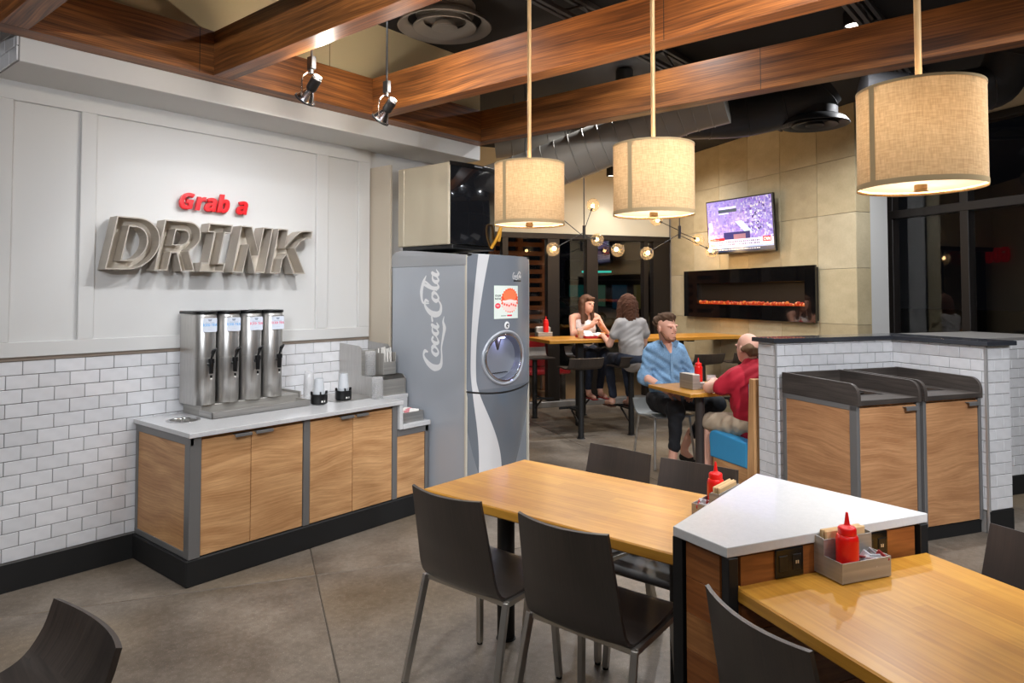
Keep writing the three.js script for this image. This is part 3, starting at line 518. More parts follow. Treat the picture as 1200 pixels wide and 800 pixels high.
  const yCut = (s) => .925 - .035 * (1 - (2 * s - 1) ** 2);
  const grid = (pos, uv, rows, cols) => { const idx = []; for (let i = 0; i < rows - 1; i++) for (let j = 0; j < cols - 1; j++) { const a = i * cols + j, b = a + 1, c = a + cols, d = c + 1; idx.push(a, b, c, b, d, c); } const g = new THREE.BufferGeometry(); g.setAttribute('position', new THREE.Float32BufferAttribute(pos, 3)); g.setAttribute('uv', new THREE.Float32BufferAttribute(uv, 2)); g.setIndex(idx); g.computeVertexNormals(); return g; };
  const dbl = (m) => { m.side = THREE.DoubleSide; return m; }; dbl(fasciaMat);
  { // lower door
    const pos = [], uv = [], rows = 16, cols = 17;
    for (let i = 0; i < rows; i++) for (let j = 0; j < cols; j++) { const s = j / (cols - 1), y = .07 + (yCut(s) - .008 - .07) * i / (rows - 1); pos.push(...P(s, y)); uv.push(s, y / 2); }
    part('lower_door', grid(pos, uv, rows, cols), fasciaMat, t);
    part('door_gap', tube(Array.from({ length: 13 }, (_, j) => P(j / 12, yCut(j / 12), -.006)), .008, 40, 6), MAT.black, t);
  }
  const cz = .505, cy = 1.155, ra = .285, rb = .178;   // port centre and half axes (s, y)
  { // upper door with the port as a real opening
    const pos = [], uv = [], rows = 10, N = 128;
    for (let i = 0; i < rows; i++) for (let j = 0; j <= N; j++) {
      const a = j / N * Math.PI * 2, dx = Math.cos(a), dy = Math.sin(a); const is = cz + ra * dx, iy = cy + rb * dy;
      let k = 1e9; if (dx > 1e-6) k = Math.min(k, (1 - cz) / (ra * dx)); if (dx < -1e-6) k = Math.min(k, -cz / (ra * dx)); if (dy > 1e-6) k = Math.min(k, (1.945 - cy) / (rb * dy)); if (dy < -1e-6) k = Math.min(k, (.925 - cy) / (rb * dy));
      const os = cz + ra * dx * k; let oy = cy + rb * dy * k; if (dy < 0 && oy < .9255) oy = yCut(Math.max(0, Math.min(1, os))) + .006;
      const q = i / (rows - 1), s = is + (os - is) * q, y = iy + (oy - iy) * q; pos.push(...P(s, y)); uv.push(s, y / 2);
    }
    part('upper_door', grid(pos, uv, rows, N + 1), fasciaMat, t);
    part('door_top', bx(.32, .425, 1.93, 1.95, -HW + .01, HW - .01, .004), MAT.plasticBlack, t);
    const ringPts = (o, f) => Array.from({ length: 48 }, (_, j) => { const a = j / 48 * Math.PI * 2; return P(cz + ra * f * Math.cos(a), cy + rb * f * Math.sin(a), o); });
    const port = part('port_rim', tube(ringPts(.002, 1.0), .009, 96, 8, true), MAT.chrome, t);
    part('outer_ring', tube(ringPts(.001, 1.13), .011, 96, 8, true), std({ color: 0xb9bec6, roughness: .3, metalness: .3 }), t);
    // bowl-shaped dispensing niche
    const pos2 = [], uv2 = [], R2 = 14; for (let i = 0; i < R2; i++) for (let j = 0; j <= 64; j++) { const a = j / 64 * Math.PI * 2, f = Math.cos(i / (R2 - 1) * Math.PI / 2), dep = -.24 * Math.sin(i / (R2 - 1) * Math.PI / 2); const b = P(cz + ra * Math.max(f, .02) * Math.cos(a), cy + rb * Math.max(f, .02) * Math.sin(a)); pos2.push(b[0] + dep, b[1], b[2]); uv2.push(j / 64, i / R2); }
    part('niche', grid(pos2, uv2, R2, 65), dbl(std({ color: 0x9a9ca6, roughness: .22, metalness: .85 })), t);
    part('nozzle', merge(cyl(.055, .034, .10, 20).translate(.36, 1.25, 0), cyl(.03, .026, .04, 20).translate(.36, 1.185, 0)), std({ color: 0x55504a, roughness: .25, metalness: .6 }), port);
    part('drip_grate', merge(...Array.from({ length: 7 }, (_, k) => bx(.30, .42, 1.03, 1.036, -.09 + k * .03 - .004, -.09 + k * .03 + .004, .001))), MAT.plasticBlack, port);
    const led = part('niche_lamp', cbox(.012, .006, .16, .002), std({ color: 0xffffff, emissive: 0xcfd4ff, emissiveIntensity: 9 }), port, [.40, 1.302, 0], 'small white light strip');
    const pl = new THREE.PointLight(0xb9bcff, .22, 0, 2); pl.position.set(.41, 1.285, 0); pl.castShadow = true; t.add(pl);
    const dot = part('status_light', new THREE.SphereGeometry(.007, 10, 8), std({ emissive: 0x9aa8ff, color: 0xffffff, emissiveIntensity: 4 }), t); dot.position.set(...P(.60, .975, .003));
    // screen with the picture it shows
    const scr = canvasTex(512, 640, (c, W, H) => {
      c.fillStyle = '#d9e2da'; c.fillRect(0, 0, W, H); c.save(); c.translate(325, 285); c.fillStyle = '#e8552f'; c.beginPath(); for (let i = 0; i <= 48; i++) { const a = i / 48 * Math.PI * 2, r = i % 2 ? 178 : 200; c.lineTo(r * Math.cos(a), r * 1.25 * Math.sin(a)); } c.fill(); c.fillStyle = '#ef7b52'; c.beginPath(); c.ellipse(0, -90, 150, 120, 0, 0, 7); c.fill(); c.fillStyle = '#f5cfc8'; c.beginPath(); c.ellipse(0, 100, 165, 120, 0, 0, 7); c.fill(); c.fillStyle = '#f2dcd4'; c.fillRect(-165, 0, 330, 40); c.fillStyle = '#e0584a'; for (let i = 0; i < 6; i++) c.fillRect(-140 + i * 50, 58 + (i % 3) * 14, 34, 40); c.restore();
      c.fillStyle = '#20242a'; c.font = 'bold 54px sans-serif'; c.textAlign = 'center'; c.fillText('OUR', 75, 215); c.fillText('NEW', 75, 272); c.fillStyle = '#df3146'; c.beginPath(); c.arc(72, 390, 52, 0, 7); c.fill(); c.fillStyle = '#f6d6d8'; c.fillRect(42, 372, 60, 10); c.fillRect(42, 396, 60, 10); c.fillStyle = '#60666c'; c.fillRect(130, 578, 110, 12); c.fillStyle = '#d9304d'; c.fillRect(258, 566, 110, 30);
    });
    const pos3 = [], uv3 = []; for (let i = 0; i < 9; i++) for (let j = 0; j < 9; j++) { const s = .325 + .39 * j / 8, y = 1.455 + .255 * i / 8; pos3.push(...P(s, y, .004)); uv3.push(j / 8, i / 8); }
    part('touch_screen', grid(pos3, uv3, 9, 9), dbl(std({ map: scr, emissiveMap: scr, emissive: 0xffffff, emissiveIntensity: .45, roughness: .15 })), t, null, 'lit touchscreen with an orange bottle-cap picture');
    const bd = part('round_badge', lathe([[.001, .006], [.024, .006], [.03, .002], [.03, 0]], 28), std({ color: 0xe8e9ea, roughness: .3 }), t); bd.rotation.z = -Math.PI / 2; bd.position.set(...P(.52, 1.402, .002));
    const bd2 = part('badge_mark', new THREE.TorusGeometry(.011, .005, 6, 18, 4.2), MAT.black, bd, [0, .007, 0]); bd2.rotation.x = Math.PI / 2;
  }
}
// ice machine standing on top of the drink machine
{
  const t = thing('ice_machine', 'tall ice machine with dark glossy front standing on the soda machine', 'ice machine', [-4.03, 1.994, -4.02]);
  part('leg_rail', bx(-.27, .30, 0, .03, -.24, .24, .003), MAT.plasticBlack, t);
  part('body', bx(-.30, .285, .03, .66, -.265, .265, .006), std({ color: 0xc3b9a2, roughness: .35, metalness: .25 }), t);
  part('side_flange', bx(-.29, -.225, .035, .655, .262, .268, .002), std({ color: 0xb5ab95, roughness: .35, metalness: .25 }), t);
  const fs = new THREE.Shape(); fs.moveTo(.287, -.262); fs.quadraticCurveTo(.345, 0, .287, .262); fs.lineTo(.285, .262); fs.lineTo(.285, -.262); const fg = extrude(fs, .60, .001, 20); fg.rotateX(-Math.PI / 2); fg.translate(0, .035, 0);
  part('front_door', toCreasedNormals(fg, .5), phy({ color: 0x25262a, roughness: .12, metalness: .5, clearcoat: 1 }), t, null, 'dark mirror-like front');
  const ts = fs.clone(); const tg = extrude(ts, .028, .002, 20); tg.rotateX(-Math.PI / 2); tg.translate(.004, .637, 0); part('brow', tg, MAT.plasticBlack, t);
  part('nameplate', cbox(.002, .012, .09, .0005), std({ color: 0x8b8d90, roughness: .4 }), t, [.326, .652, -.02]);
  part('corner_trim', bx(.27, .290, .03, .655, .255, .270, .002), std({ color: 0xd6ccb4, roughness: .35, metalness: .3 }), t);
  part('hose', tube([[.30, .02, -.20], [.345, .1, -.22], [.36, .19, -.25], [.33, .2, -.29], [.31, .08, -.285]], .013, 40, 8), std({ color: 0xe0a028, roughness: .4 }), t, null, 'yellow hose');
}
// ------------------------------------------------------------------ sign on the panelled wall
const font = await new FontLoader().loadAsync('fonts/droid/droid_sans_bold.typeface.json');
{
  const red = thing('red_lettering', 'small red letters reading Grab a above the metal word', 'sign', [-4.65, 0, 0], Math.PI / 2);
  // local x = along the wall (minus world z), y up, z out of the wall
  const put = (ch, x, y, size) => { const g = new TextGeometry(ch, { font, size, depth: .016, curveSegments: 8, bevelEnabled: true, bevelSize: .0045, bevelThickness: .003, bevelSegments: 2 }); const m = new THREE.Matrix4().set(1, .2, 0, 0, 0, 1, 0, 0, 0, 0, 1, 0, 0, 0, 0, 1); g.applyMatrix4(m); g.computeBoundingBox(); const w = g.boundingBox.max.x; part('letter', g, MAT.redSign, red, [x, y, .004]); return w; };
  let x = 2.118; for (const ch of 'Grab') { const w = put(ch, x, ch === 'G' ? 2.216 : 2.214, ch === 'G' ? .102 : .112); x += w + (ch === 'r' ? -.008 : .004) - .012; }
  put('a', x + .05, 2.214, .112);
  const big = thing('metal_lettering', 'large open metal channel letters reading DRINK', 'sign', [-4.648, 0, 0], Math.PI / 2);
  const h = .325, s = .082, b = .06, D = .112;
  const arc = (cx, cy, rx, ry, a0, a1, n) => Array.from({ length: n + 1 }, (_, i) => { const a = a0 + (a1 - a0) * i / n; return [cx + rx * Math.cos(a), cy + ry * Math.sin(a)]; });
  const glyphs = {
    D: { o: [[0, 0], [.12, 0], ...arc(.12, h / 2, .163, h / 2, -Math.PI / 2, Math.PI / 2, 20), [0, h]], i: [[[s, b], ...arc(.115, h / 2, .09, h / 2 - b, -Math.PI / 2, Math.PI / 2, 16), [s, h - b]]] },
    R: { o: [[0, 0], [s, 0], [s, .115], [.118, .115], [.168, 0], [.258, 0], [.195, .128], ...arc(.15, .225, .1, .1, -Math.PI / 3, Math.PI / 2, 16), [0, h]], i: [[[s, .17], ...arc(.135, .218, .036, .046, -Math.PI / 2, Math.PI / 2, 12), [s, .264]]] },
    I: { o: [[0, 0], [.165, 0], [.165, b], [.12, b], [.12, h - b], [.165, h - b], [.165, h], [0, h], [0, h - b], [.045, h - b], [.045, b], [0, b]], i: [] },
    N: { o: [[0, 0], [s, 0], [s, .19], [.168, 0], [.245, 0], [.245, h], [.169, h], [.169, .135], [s, h], [0, h]], i: [] },
    K: { o: [[0, 0], [s, 0], [s, .105], [.105, .135], [.192, 0], [.292, 0], [.168, .188], [.21, .245], [.255, .268], [.29, .268], [.29, h], [.24, h], [.19, .318], [.15, .285], [s, .195], [s, h], [0, h]], i: [] },
  };
  const offset = (P, t) => P.map((p, i) => { const a = P[(i + P.length - 1) % P.length], c = P[(i + 1) % P.length]; const n1 = [p[1] - a[1], a[0] - p[0]], n2 = [c[1] - p[1], p[0] - c[0]]; const l1 = Math.hypot(...n1) || 1, l2 = Math.hypot(...n2) || 1; const m = [n1[0] / l1 + n2[0] / l2, n1[1] / l1 + n2[1] / l2], d = Math.max(.35, (m[0] * m[0] + m[1] * m[1]) / 2); return [p[0] - m[0] / d * t, p[1] - m[1] / d * t]; });
  const shear = (P) => P.map(([x, y]) => [x + y * .2, y]);
  const X0 = { D: 1.648, R: 1.932, I: 2.222, N: 2.448, K: 2.735 };
  for (const k of 'DRINK') {
    const G = glyphs[k], L = new THREE.Group(); L.name = 'letter'; L.position.set(X0[k], 1.795, 0); big.add(L);
    const o = shear(G.o), oi = offset(o, .007), sh = shape(o); sh.holes.push(new THREE.Path(oi.map((p) => new THREE.Vector2(...p))));
    part('return', extrude(sh, D), MAT.signMetal, L, [0, 0, .004]);
    for (const hole of G.i) { const H = shear(hole), ho = offset(H, -.007), s2 = shape(ho); s2.holes.push(new THREE.Path(H.map((p) => new THREE.Vector2(...p)))); part('inner_return', extrude(s2, D), MAT.signMetal, L, [0, 0, .004]); }
    const bs = shape(o); for (const hole of G.i) bs.holes.push(new THREE.Path(shear(hole).map((p) => new THREE.Vector2(...p))));
    part('back_plate', extrude(bs, .004), std({ color: 0xd6cdbd, roughness: .5 }), L, [0, 0, .0]);
  }
}
// ------------------------------------------------------------------ two track spotlights aimed at the sign
function spotHead(label, x, y, z, aim, cd, ang = 58, spill = 0) {
  const t = thing('track_spotlight', label, 'spotlight', [x, y, z], 0, 'black track spotlights over the sign');
  part('stem', rod([0, .15, 0], [0, 3.735 - y, 0], .006, 10), MAT.black, t);
  part('adapter', merge(cbox(.05, .075, .03, .004).translate(0, .125, 0), cyl(.012, .012, .03, 12).translate(0, .08, 0)), MAT.black, t);
  const dir = new THREE.Vector3(...aim).sub(new THREE.Vector3(x, y - .02, z)).normalize(), q = new THREE.Quaternion().setFromUnitVectors(new THREE.Vector3(0, -1, 0), dir);
  const head = new THREE.Group(); head.name = 'lamp_head'; head.quaternion.copy(q); head.position.set(0, -.02, 0); t.add(head);
  part('socket', lathe([[.001, .075], [.026, .073], [.03, .06], [.03, -.0], [.024, -.012], [.001, -.012]], 24), MAT.black, head);
  part('reflector', lathe([[.022, -.01], [.034, -.03], [.05, -.06], [.056, -.075], [.053, -.075], [.03, -.03], [.018, -.012]], 28), std({ color: 0xc8c8ce, metalness: 1, roughness: .2, side: THREE.DoubleSide }), head);
  part('rim', new THREE.TorusGeometry(.056, .006, 8, 32).rotateX(Math.PI / 2), MAT.black, head, [0, -.076, 0]);
  part('lens', new THREE.CircleGeometry(.05, 24).rotateX(Math.PI / 2), std({ color: 0xffffff, emissive: 0xfff0dc, emissiveIntensity: 8 }), head, [0, -.071, 0]);
  part('yoke', tube([[0, .075, 0], [.0, .062, .03], [0, .03, .058], [0, -.045, .062], [0, -.076, .060]], .005, 24, 6), MAT.chrome, t);
  part('yoke_arm', tube([[0, .075, 0], [.0, .062, -.03], [0, .03, -.05], [0, 0, -.035]], .005, 24, 6), MAT.chrome, t);
  const s = new THREE.SpotLight(0xf4f8ff, cd, 0, R(ang), 1, 2); s.position.copy(dir.clone().multiplyScalar(.085)).add(new THREE.Vector3(0, -.02, 0)); s.target.position.copy(dir.clone().multiplyScalar(2)); s.castShadow = true; s.shadow.radius = 1; t.add(s, s.target);
  if (spill) { // open-backed lamp: spill from a point light, its glowing ring is added
    part('added_glow_ring', new THREE.TorusGeometry(.02, .004, 6, 20).rotateX(Math.PI / 2), std({ color: 0xffffff, emissive: 0xfff2e0, emissiveIntensity: 3 }), head, [0, .08, 0]);
    const b = new THREE.PointLight(0xfff4e6, spill, 0, 2); b.position.copy(dir.clone().multiplyScalar(-.16)).add(new THREE.Vector3(0, -.02, 0)); b.castShadow = true; t.add(b);
  }
}
spotHead('black spotlight on a short stem beside the wood cross beam', -3.38, 2.83, -2.285, [-4.66, 1.4, -2.1], 5, 58, 1.7);
for (const [p, a, cd, g] of FILL_HEADS) spotHead('black track spotlight added out of view to brighten the room', ...p, a, cd, g);
spotHead('black spotlight on a long stem below the round grey diffuser', -3.38, 2.82, -2.835, [-4.66, 1.4, -2.6], 4.6, 58, 1.9);

// ------------------------------------------------------------------ dining furniture
function shellGeo(prof, halfW, bow, th = .012, N = 10) {   // bent plywood shell: prof = [z, y] centre line from seat front to back top
  const cu = new THREE.CatmullRomCurve3(prof.map((p) => new THREE.Vector3(0, p[1], p[0])), false, 'catmullrom', .5), M = 30, top = [], bot = [];
  for (let i = 0; i <= M; i++) { const t = i / M, p = cu.getPointAt(t), d = cu.getTangentAt(t), n = new THREE.Vector3(0, d.z, -d.y);   // towards the sitter
    for (let j = 0; j <= N; j++) { const s = j / N * 2 - 1, w = halfW(t), b = bow(t) * (1 - s * s); let x = s * w; const q = p.clone().addScaledVector(n, -b); const edge = Math.abs(s) === 1 ? 0 : 1; top.push([x, q.y + n.y * th * .5, q.z + n.z * th * .5]); bot.push([x, q.y - n.y * th * .5, q.z - n.z * th * .5]); } }
  const tri = [], C = N + 1, q4 = (a, b, c, d) => tri.push(a, b, c, a, c, d);
  for (let i = 0; i < M; i++) for (let j = 0; j < N; j++) { const a = i * C + j; q4(top[a], top[a + C], top[a + C + 1], top[a + 1]); q4(bot[a], bot[a + 1], bot[a + C + 1], bot[a + C]); }
  for (let i = 0; i < M; i++) for (const j of [0, N]) { const a = i * C + j; if (j) q4(top[a], top[a + C], bot[a + C], bot[a]); else q4(top[a], bot[a], bot[a + C], top[a + C]); }
  for (let j = 0; j < N; j++) for (const i of [0, M]) { const a = i * C + j; if (i) q4(top[a], bot[a], bot[a + 1], top[a + 1]); else q4(top[a], top[a + 1], bot[a + 1], bot[a]); }
  const g = new THREE.BufferGeometry(); g.setAttribute('position', new THREE.Float32BufferAttribute(tri.flat(), 3)); g.computeVertexNormals();
  return toCreasedNormals(uvm(g, 'y', .8, .5), .7);
}
const chairShell = shellGeo([[-.225, .447], [-.20, .458], [-.05, .446], [.10, .436], [.165, .446], [.20, .50], [.225, .62], [.27, .845]], (t) => t < .5 ? .205 + .01 * Math.min(1, t * 4) : .215 - .022 * (t - .5) * 2, (t) => t < .4 ? .004 : .004 + .03 * Math.min(1, (t - .4) / .35));
function chair(label, pos, turn, group) {
  const t = thing('dining_chair', label, 'chair', pos, turn, group);
  part('shell', chairShell, MAT.dark, t, null, 'bent dark wood seat and back in one piece');
  const w = .225;
  part('seat_frame', merge(sqbar([-w, .424, .15], [w, .424, .15], .022), sqbar([-w + .02, .424, -.16], [w - .02, .424, -.16], .022), sqbar([-w, .424, .15], [-w + .02, .424, -.16], .022), sqbar([w, .424, .15], [w - .02, .424, -.16], .022)), MAT.legSteel, t);
  for (const s of [-1, 1]) { const r = part('leg', sqbar([s * (w + .002), .432, .158], [s * (w + .02), .008, .265], .026), MAT.legSteel, t); part('foot_glide', cyl(.014, .014, .01, 10), MAT.plasticBlack, r, [s * (w + .02), .005, .265]); const f = part('leg', sqbar([s * (w - .018), .425, -.165], [s * (w + .005), .008, -.19], .026), MAT.legSteel, t); part('foot_glide', cyl(.014, .014, .01, 10), MAT.plasticBlack, f, [s * (w + .005), .005, -.19]); }
  return t;
}
const GC = 'dark bentwood chairs with steel legs';
chair('dark bentwood chair under the long maple table, beside the open floor', [-2.03, 0, -2.29], 0, GC);
chair('dark bentwood chair tucked under the long maple table beside the wooden island', [-1.455, 0, -2.29], 0, GC);
chair('dark bentwood chair across the long maple table, beside the soda machine aisle', [-1.94, 0, -2.90], Math.PI - .12, GC);
chair('dark bentwood chair across the long maple table, behind the ketchup bottle', [-1.455, 0, -2.86], Math.PI, GC);
chair('dark bentwood chair beside the planked island at the right-hand maple table', fromB(-1.46, 0, -1.455), BROT, GC);
chair('dark bentwood chair between the right-hand maple table and the waste bins', fromB(-1.55, 0, -2.165), BROT + Math.PI, GC);

function tablePost(t, x, z, r = .042) { part('post', merge(cyl(r, r, .69, 24).translate(x, .355, z), cyl(.13, .13, .006, 24).translate(x, .703, z)), MAT.black, t); part('base_plate', lathe([[.001, .006], [r + .002, .006], [r + .005, .003], [r + .005, 0]], 28), MAT.black, t, [x, 0, z]); }
{
  const t = thing('maple_table', 'long maple table with two dark chairs on each side, left of the wedge island', 'table');
  part('table_top', uvm(bx(-2.395, -1.092, .708, .75, -2.985, -2.238, .005), 'x', 1.25, .5), MAT.maple, t);
  tablePost(t, -2.2, -2.6); tablePost(t, -1.3, -2.62);
}
{
  const t = thing('maple_table', 'maple table carrying the full steel caddy, right of the wedge island', 'table', [0, 0, 0], BROT);
  part('table_top', uvm(bx(-1.812, -.52, .708, .75, -2.205, -1.394, .005), 'x', 1.25, .5, .4, .3), MAT.maple, t);
  tablePost(t, -1.5, -1.8); tablePost(t, -.7, -1.8);
}
// wedge-shaped island between the two tables
{
  const t = thing('wedge_island', 'wedge-shaped wood-clad island with white quartz top between the two maple tables', 'island');
  const P1 = [-1.088, 2.152], P2 = [-1.126, 2.998], P3 = [-.469, 2.844], P4 = [-.874, 2.075];   // x, minus z
  const g = extrude(shape([P1, P4, P3, P2]), .026, .003); g.rotateX(-Math.PI / 2); g.translate(0, .848, 0); part('quartz_top', uvm(g, 'x', .5), MAT.quartz, t);
  const ins = (k) => { const c = [(P1[0] + P2[0] + P3[0] + P4[0]) / 4, (P1[1] + P2[1] + P3[1] + P4[1]) / 4]; return [P1, P4, P3, P2].map((p) => { const d = Math.hypot(p[0] - c[0], p[1] - c[1]); return [p[0] + (c[0] - p[0]) * k / d, p[1] + (c[1] - p[1]) * k / d]; }); };
  const core = extrude(shape(ins(.05)), .843); core.rotateX(-Math.PI / 2); part('carcass', core, MAT.black, t);
  const [a, b, c, d] = ins(.022);   // corners P1, P4, P3, P2
  const face = (p, q, first) => {   // boards across one face, black posts at its ends
    const L = Math.hypot(q[0] - p[0], q[1] - p[1]), ang = Math.atan2(q[1] - p[1], q[0] - p[0]), n = 7, H = .81 / n;
    for (let i = 0; i < n; i++) { const m = part('plank', uvm(cbox(L - .07, H - .0015, .014, .001), 'x', .9, .5, i * .31 + first, i * .17), [MAT.walnut, MAT.walnut2, MAT.walnut3][(i * 2 + Math.round(first * 10)) % 3], t, [(p[0] + q[0]) / 2, .03 + H * (i + .5), -(p[1] + q[1]) / 2]); m.rotation.y = ang; }
  };
  face(a, b, .1); face(b, c, .4); face(c, d, .2); face(d, a, .7);
  for (const [p, i] of [[a, 0], [b, 1], [c, 2], [d, 3]]) { const m = part('corner_post', cbox(.036, .843, .036, .002), MAT.black, t, [p[0], .4215, -p[1]]); m.rotation.y = i === 1 || i === 2 ? BROT : 0; }
  // power outlets on the face beside the right table
  const dirx = (c[0] - b[0]), dirz = (c[1] - b[1]), L = Math.hypot(dirx, dirz), ang = Math.atan2(dirz, dirx), nx = Math.sin(ang), nz = Math.cos(ang);
  for (const s of [.27, .72]) {
    const o = part('power_outlet', cbox(.115, .09, .008, .003), MAT.blackGloss, t, [b[0] + dirx * s + .011 * nx, .798, -(b[1] + dirz * s) + .011 * nz], 'black double power outlet'); o.rotation.y = ang;
    for (const k of [-.028, .028]) { part('socket', cbox(.034, .05, .004, .004), MAT.plasticBlack, o, [k, 0, .005]); }
    part('usb_ports', merge(cbox(.004, .01, .002, .0003).translate(.022, 0, .008), cbox(.004, .01, .002, .0003).translate(.030, 0, .008)), MAT.kraft, o);
  }
}
// ------------------------------------------------------------------ condiment caddies
const bottleG = lathe([[.001, 0], [.032, 0], [.035, .004], [.035, .12], [.032, .133], [.027, .137], [.0275, .138], [.0285, .142], [.0285, .156], [.024, .161], [.012, .165], [.0085, .17], [.004, .205], [.0025, .207], [.001, .207]], 28);
function ketchup(pos, label, s = 1) {
  const t = thing('squeeze_bottle', label, 'bottle', pos, 0, 'red ketchup squeeze bottles'); t.scale.setScalar(s);
  part('bottle', lathe([[.001, 0], [.032, 0], [.035, .004], [.035, .12], [.032, .133], [.027, .137], [.001, .137]], 28), MAT.red, t);
  part('cap', lathe([[.0275, .136], [.0285, .138], [.0285, .156], [.024, .161], [.012, .165], [.0085, .17], [.004, .205], [.0025, .207], [.001, .207]], 28), MAT.red, t, null, 'red pointed nozzle cap');
}
function caddy(pos, turn, label, what) {   // local: tall napkin bay towards -x, low tray towards +x, long side along z
  const t = thing('condiment_caddy', label, 'caddy', pos, turn, 'steel condiment caddies');
  const sd = shape([[-.058, 0], [.058, 0], [.058, .062], [-.016, .062], [-.016, .112], [-.02, .116], [-.058, .116]]);
  for (const z of [-.1, .097]) { const g = extrude(sd, .003); g.translate(0, .004, z); part('side_plate', g, MAT.steelSoft, t); }
  part('front_plate', bx(.055, .058, .004, .066, -.098, .098, .0005), MAT.steelSoft, t); part('back_plate', bx(-.058, -.055, .004, .12, -.098, .098, .0005), MAT.steelSoft, t);
  part('divider', bx(-.019, -.016, .004, .116, -.098, .098, .0005), MAT.steelSoft, t); part('floor_plate', bx(-.057, .057, .003, .007, -.098, .098, .0005), MAT.steelSoft, t);
  part('rubber_feet', merge(...[[-.05, -.09], [-.05, .09], [.05, -.09], [.05, .09]].map(([x, z]) => cyl(.005, .005, .0035, 8).translate(x, .0018, z))), MAT.plasticBlack, t);
  const W = (x, y, z) => { const v = new THREE.Vector3(x, y, z).applyAxisAngle(new THREE.Vector3(0, 1, 0), turn); return v.add(pos.isVector3 ? pos : new THREE.Vector3(...pos)); };
  const nk = thing('napkin_stack', 'folded brown paper napkins in the ' + what, 'napkins', W(-.037, .0075, 0), turn);
  for (let i = 0; i < 4; i++) part('napkin_fold', cbox(.0075, .128 + (i % 2) * .004, .165 - (i % 3) * .004, .003), i % 2 ? MAT.kraft : MAT.kraft2, nk, [-.0125 + i * .0083, .066, (i % 2) * .003]);
  for (let i = 0; i < 11; i++) { const p = thing('foil_packet', (i % 4 === 2 ? 'dark red' : 'silver') + ' condiment packet in the ' + what, 'packet', W(.005 + (i % 3) * .016, .042 + rnd() * .014, -.088 + Math.floor(i / 3) * .024 + rnd() * .008), turn + rnd() * 2, 'condiment packets'); const m = part('pouch', cbox(.042, .03, .004, .0018), i % 4 === 2 ? MAT.packRed : MAT.foil, p); m.rotation.set(rnd() * .9 - .2, 0, (rnd() - .5) * 1.3); part('printed_band', cbox(.02, .01, .0045, .0005), MAT.paper, m); }
  return W;
}
{
  const W = caddy(fromB(-1.752, .75, -1.81), BROT, 'steel condiment caddy on the maple table right of the island', 'caddy right of the island');
  ketchup(W(.022, .0075, .042), 'red ketchup squeeze bottle standing in the caddy right of the wedge island', .97);
  const W2 = caddy([-1.19, .75, -2.72], Math.PI, 'steel condiment caddy on the long maple table, half hidden by the island top', 'caddy left of the island');
  ketchup(W2(.02, .0075, .045), 'red ketchup squeeze bottle rising behind the white island top', .97);
}
// ------------------------------------------------------------------ tiled half wall and waste bins
{
  const w = structure('wall_divider', [0, 0, 0], BROT, 'white tiled half wall with a dark stone cap');
  part('core', merge(bx(-4.355, -4.176, 0, 1.285, -4.99, -3.612, .001), bx(-4.355, -3.421, 0, 1.285, -4.99, -4.761, .001), bx(-4.24, -4.011, 0, 1.262, -6.4, -4.995, .001)), MAT.grout, w);
  const face = (x, z, turn, x0, x1, rows, skip, start, top) => { const g = new THREE.Group(); g.name = 'tiled_face'; g.position.set(x, 0, z); g.rotation.y = turn; w.add(g); tileRun(g, x0, x1, .155, rows, skip, { top, start }); };
  face(-4.176, 0, Math.PI / 2, 3.612, 4.761, 15, (x, y) => y < .84 && x > 3.80, 0, 1.285);       // behind the bins
  face(0, -3.612, 0, -4.355, -4.167, 15, null, 1, 1.285);                                      // free end
  face(0, -4.761, 0, -4.167, -3.412, 15, (x, y) => y < .84 && x < -3.60, 0, 1.285);             // beside the bins
  face(-3.421, 0, Math.PI / 2, 4.752, 4.99, 15, null, 1, 1.285);                               // end next to the aisle
  face(-4.011, 0, Math.PI / 2, 4.995, 6.2, 14, null, 0, 1.262);                                // stretch beyond
  part('steel_corner', merge(bx(-4.172, -4.163, .15, 1.285, -3.616, -3.6, .001), bx(-3.424, -3.408, .0, 1.285, -4.766, -4.748, .001)), std({ color: 0xb4b2b0, roughness: .35, metalness: .4 }), w);
  part('cove_base', merge(bx(-4.36, -4.16, 0, .152, -3.612, -3.6, .002), bx(-4.176, -4.16, 0, .152, -4.75, -3.6, .002), bx(-3.421, -3.405, 0, .152, -4.99, -4.752, .003), bx(-4.011, -3.995, 0, .152, -6.3, -4.99, .003)), MAT.rubber, w);
  const cap = w;
  const cs = extrude(shape([[-4.385, 3.575], [-4.145, 3.575], [-4.145, 4.73], [-3.385, 4.73], [-3.385, 5.02], [-4.385, 5.02]]), .026, .003); cs.rotateX(-Math.PI / 2); cs.translate(0, 1.289, 0); part('stone_cap', cs, MAT.capStone, cap, null, 'dark stone cap');
  part('stone_ledge', bx(-4.75, -4.0, 1.263, 1.288, -6.42, -5.03, .003), phy({ color: 0x8d8a86, roughness: .3, clearcoat: .3 }), w);
}
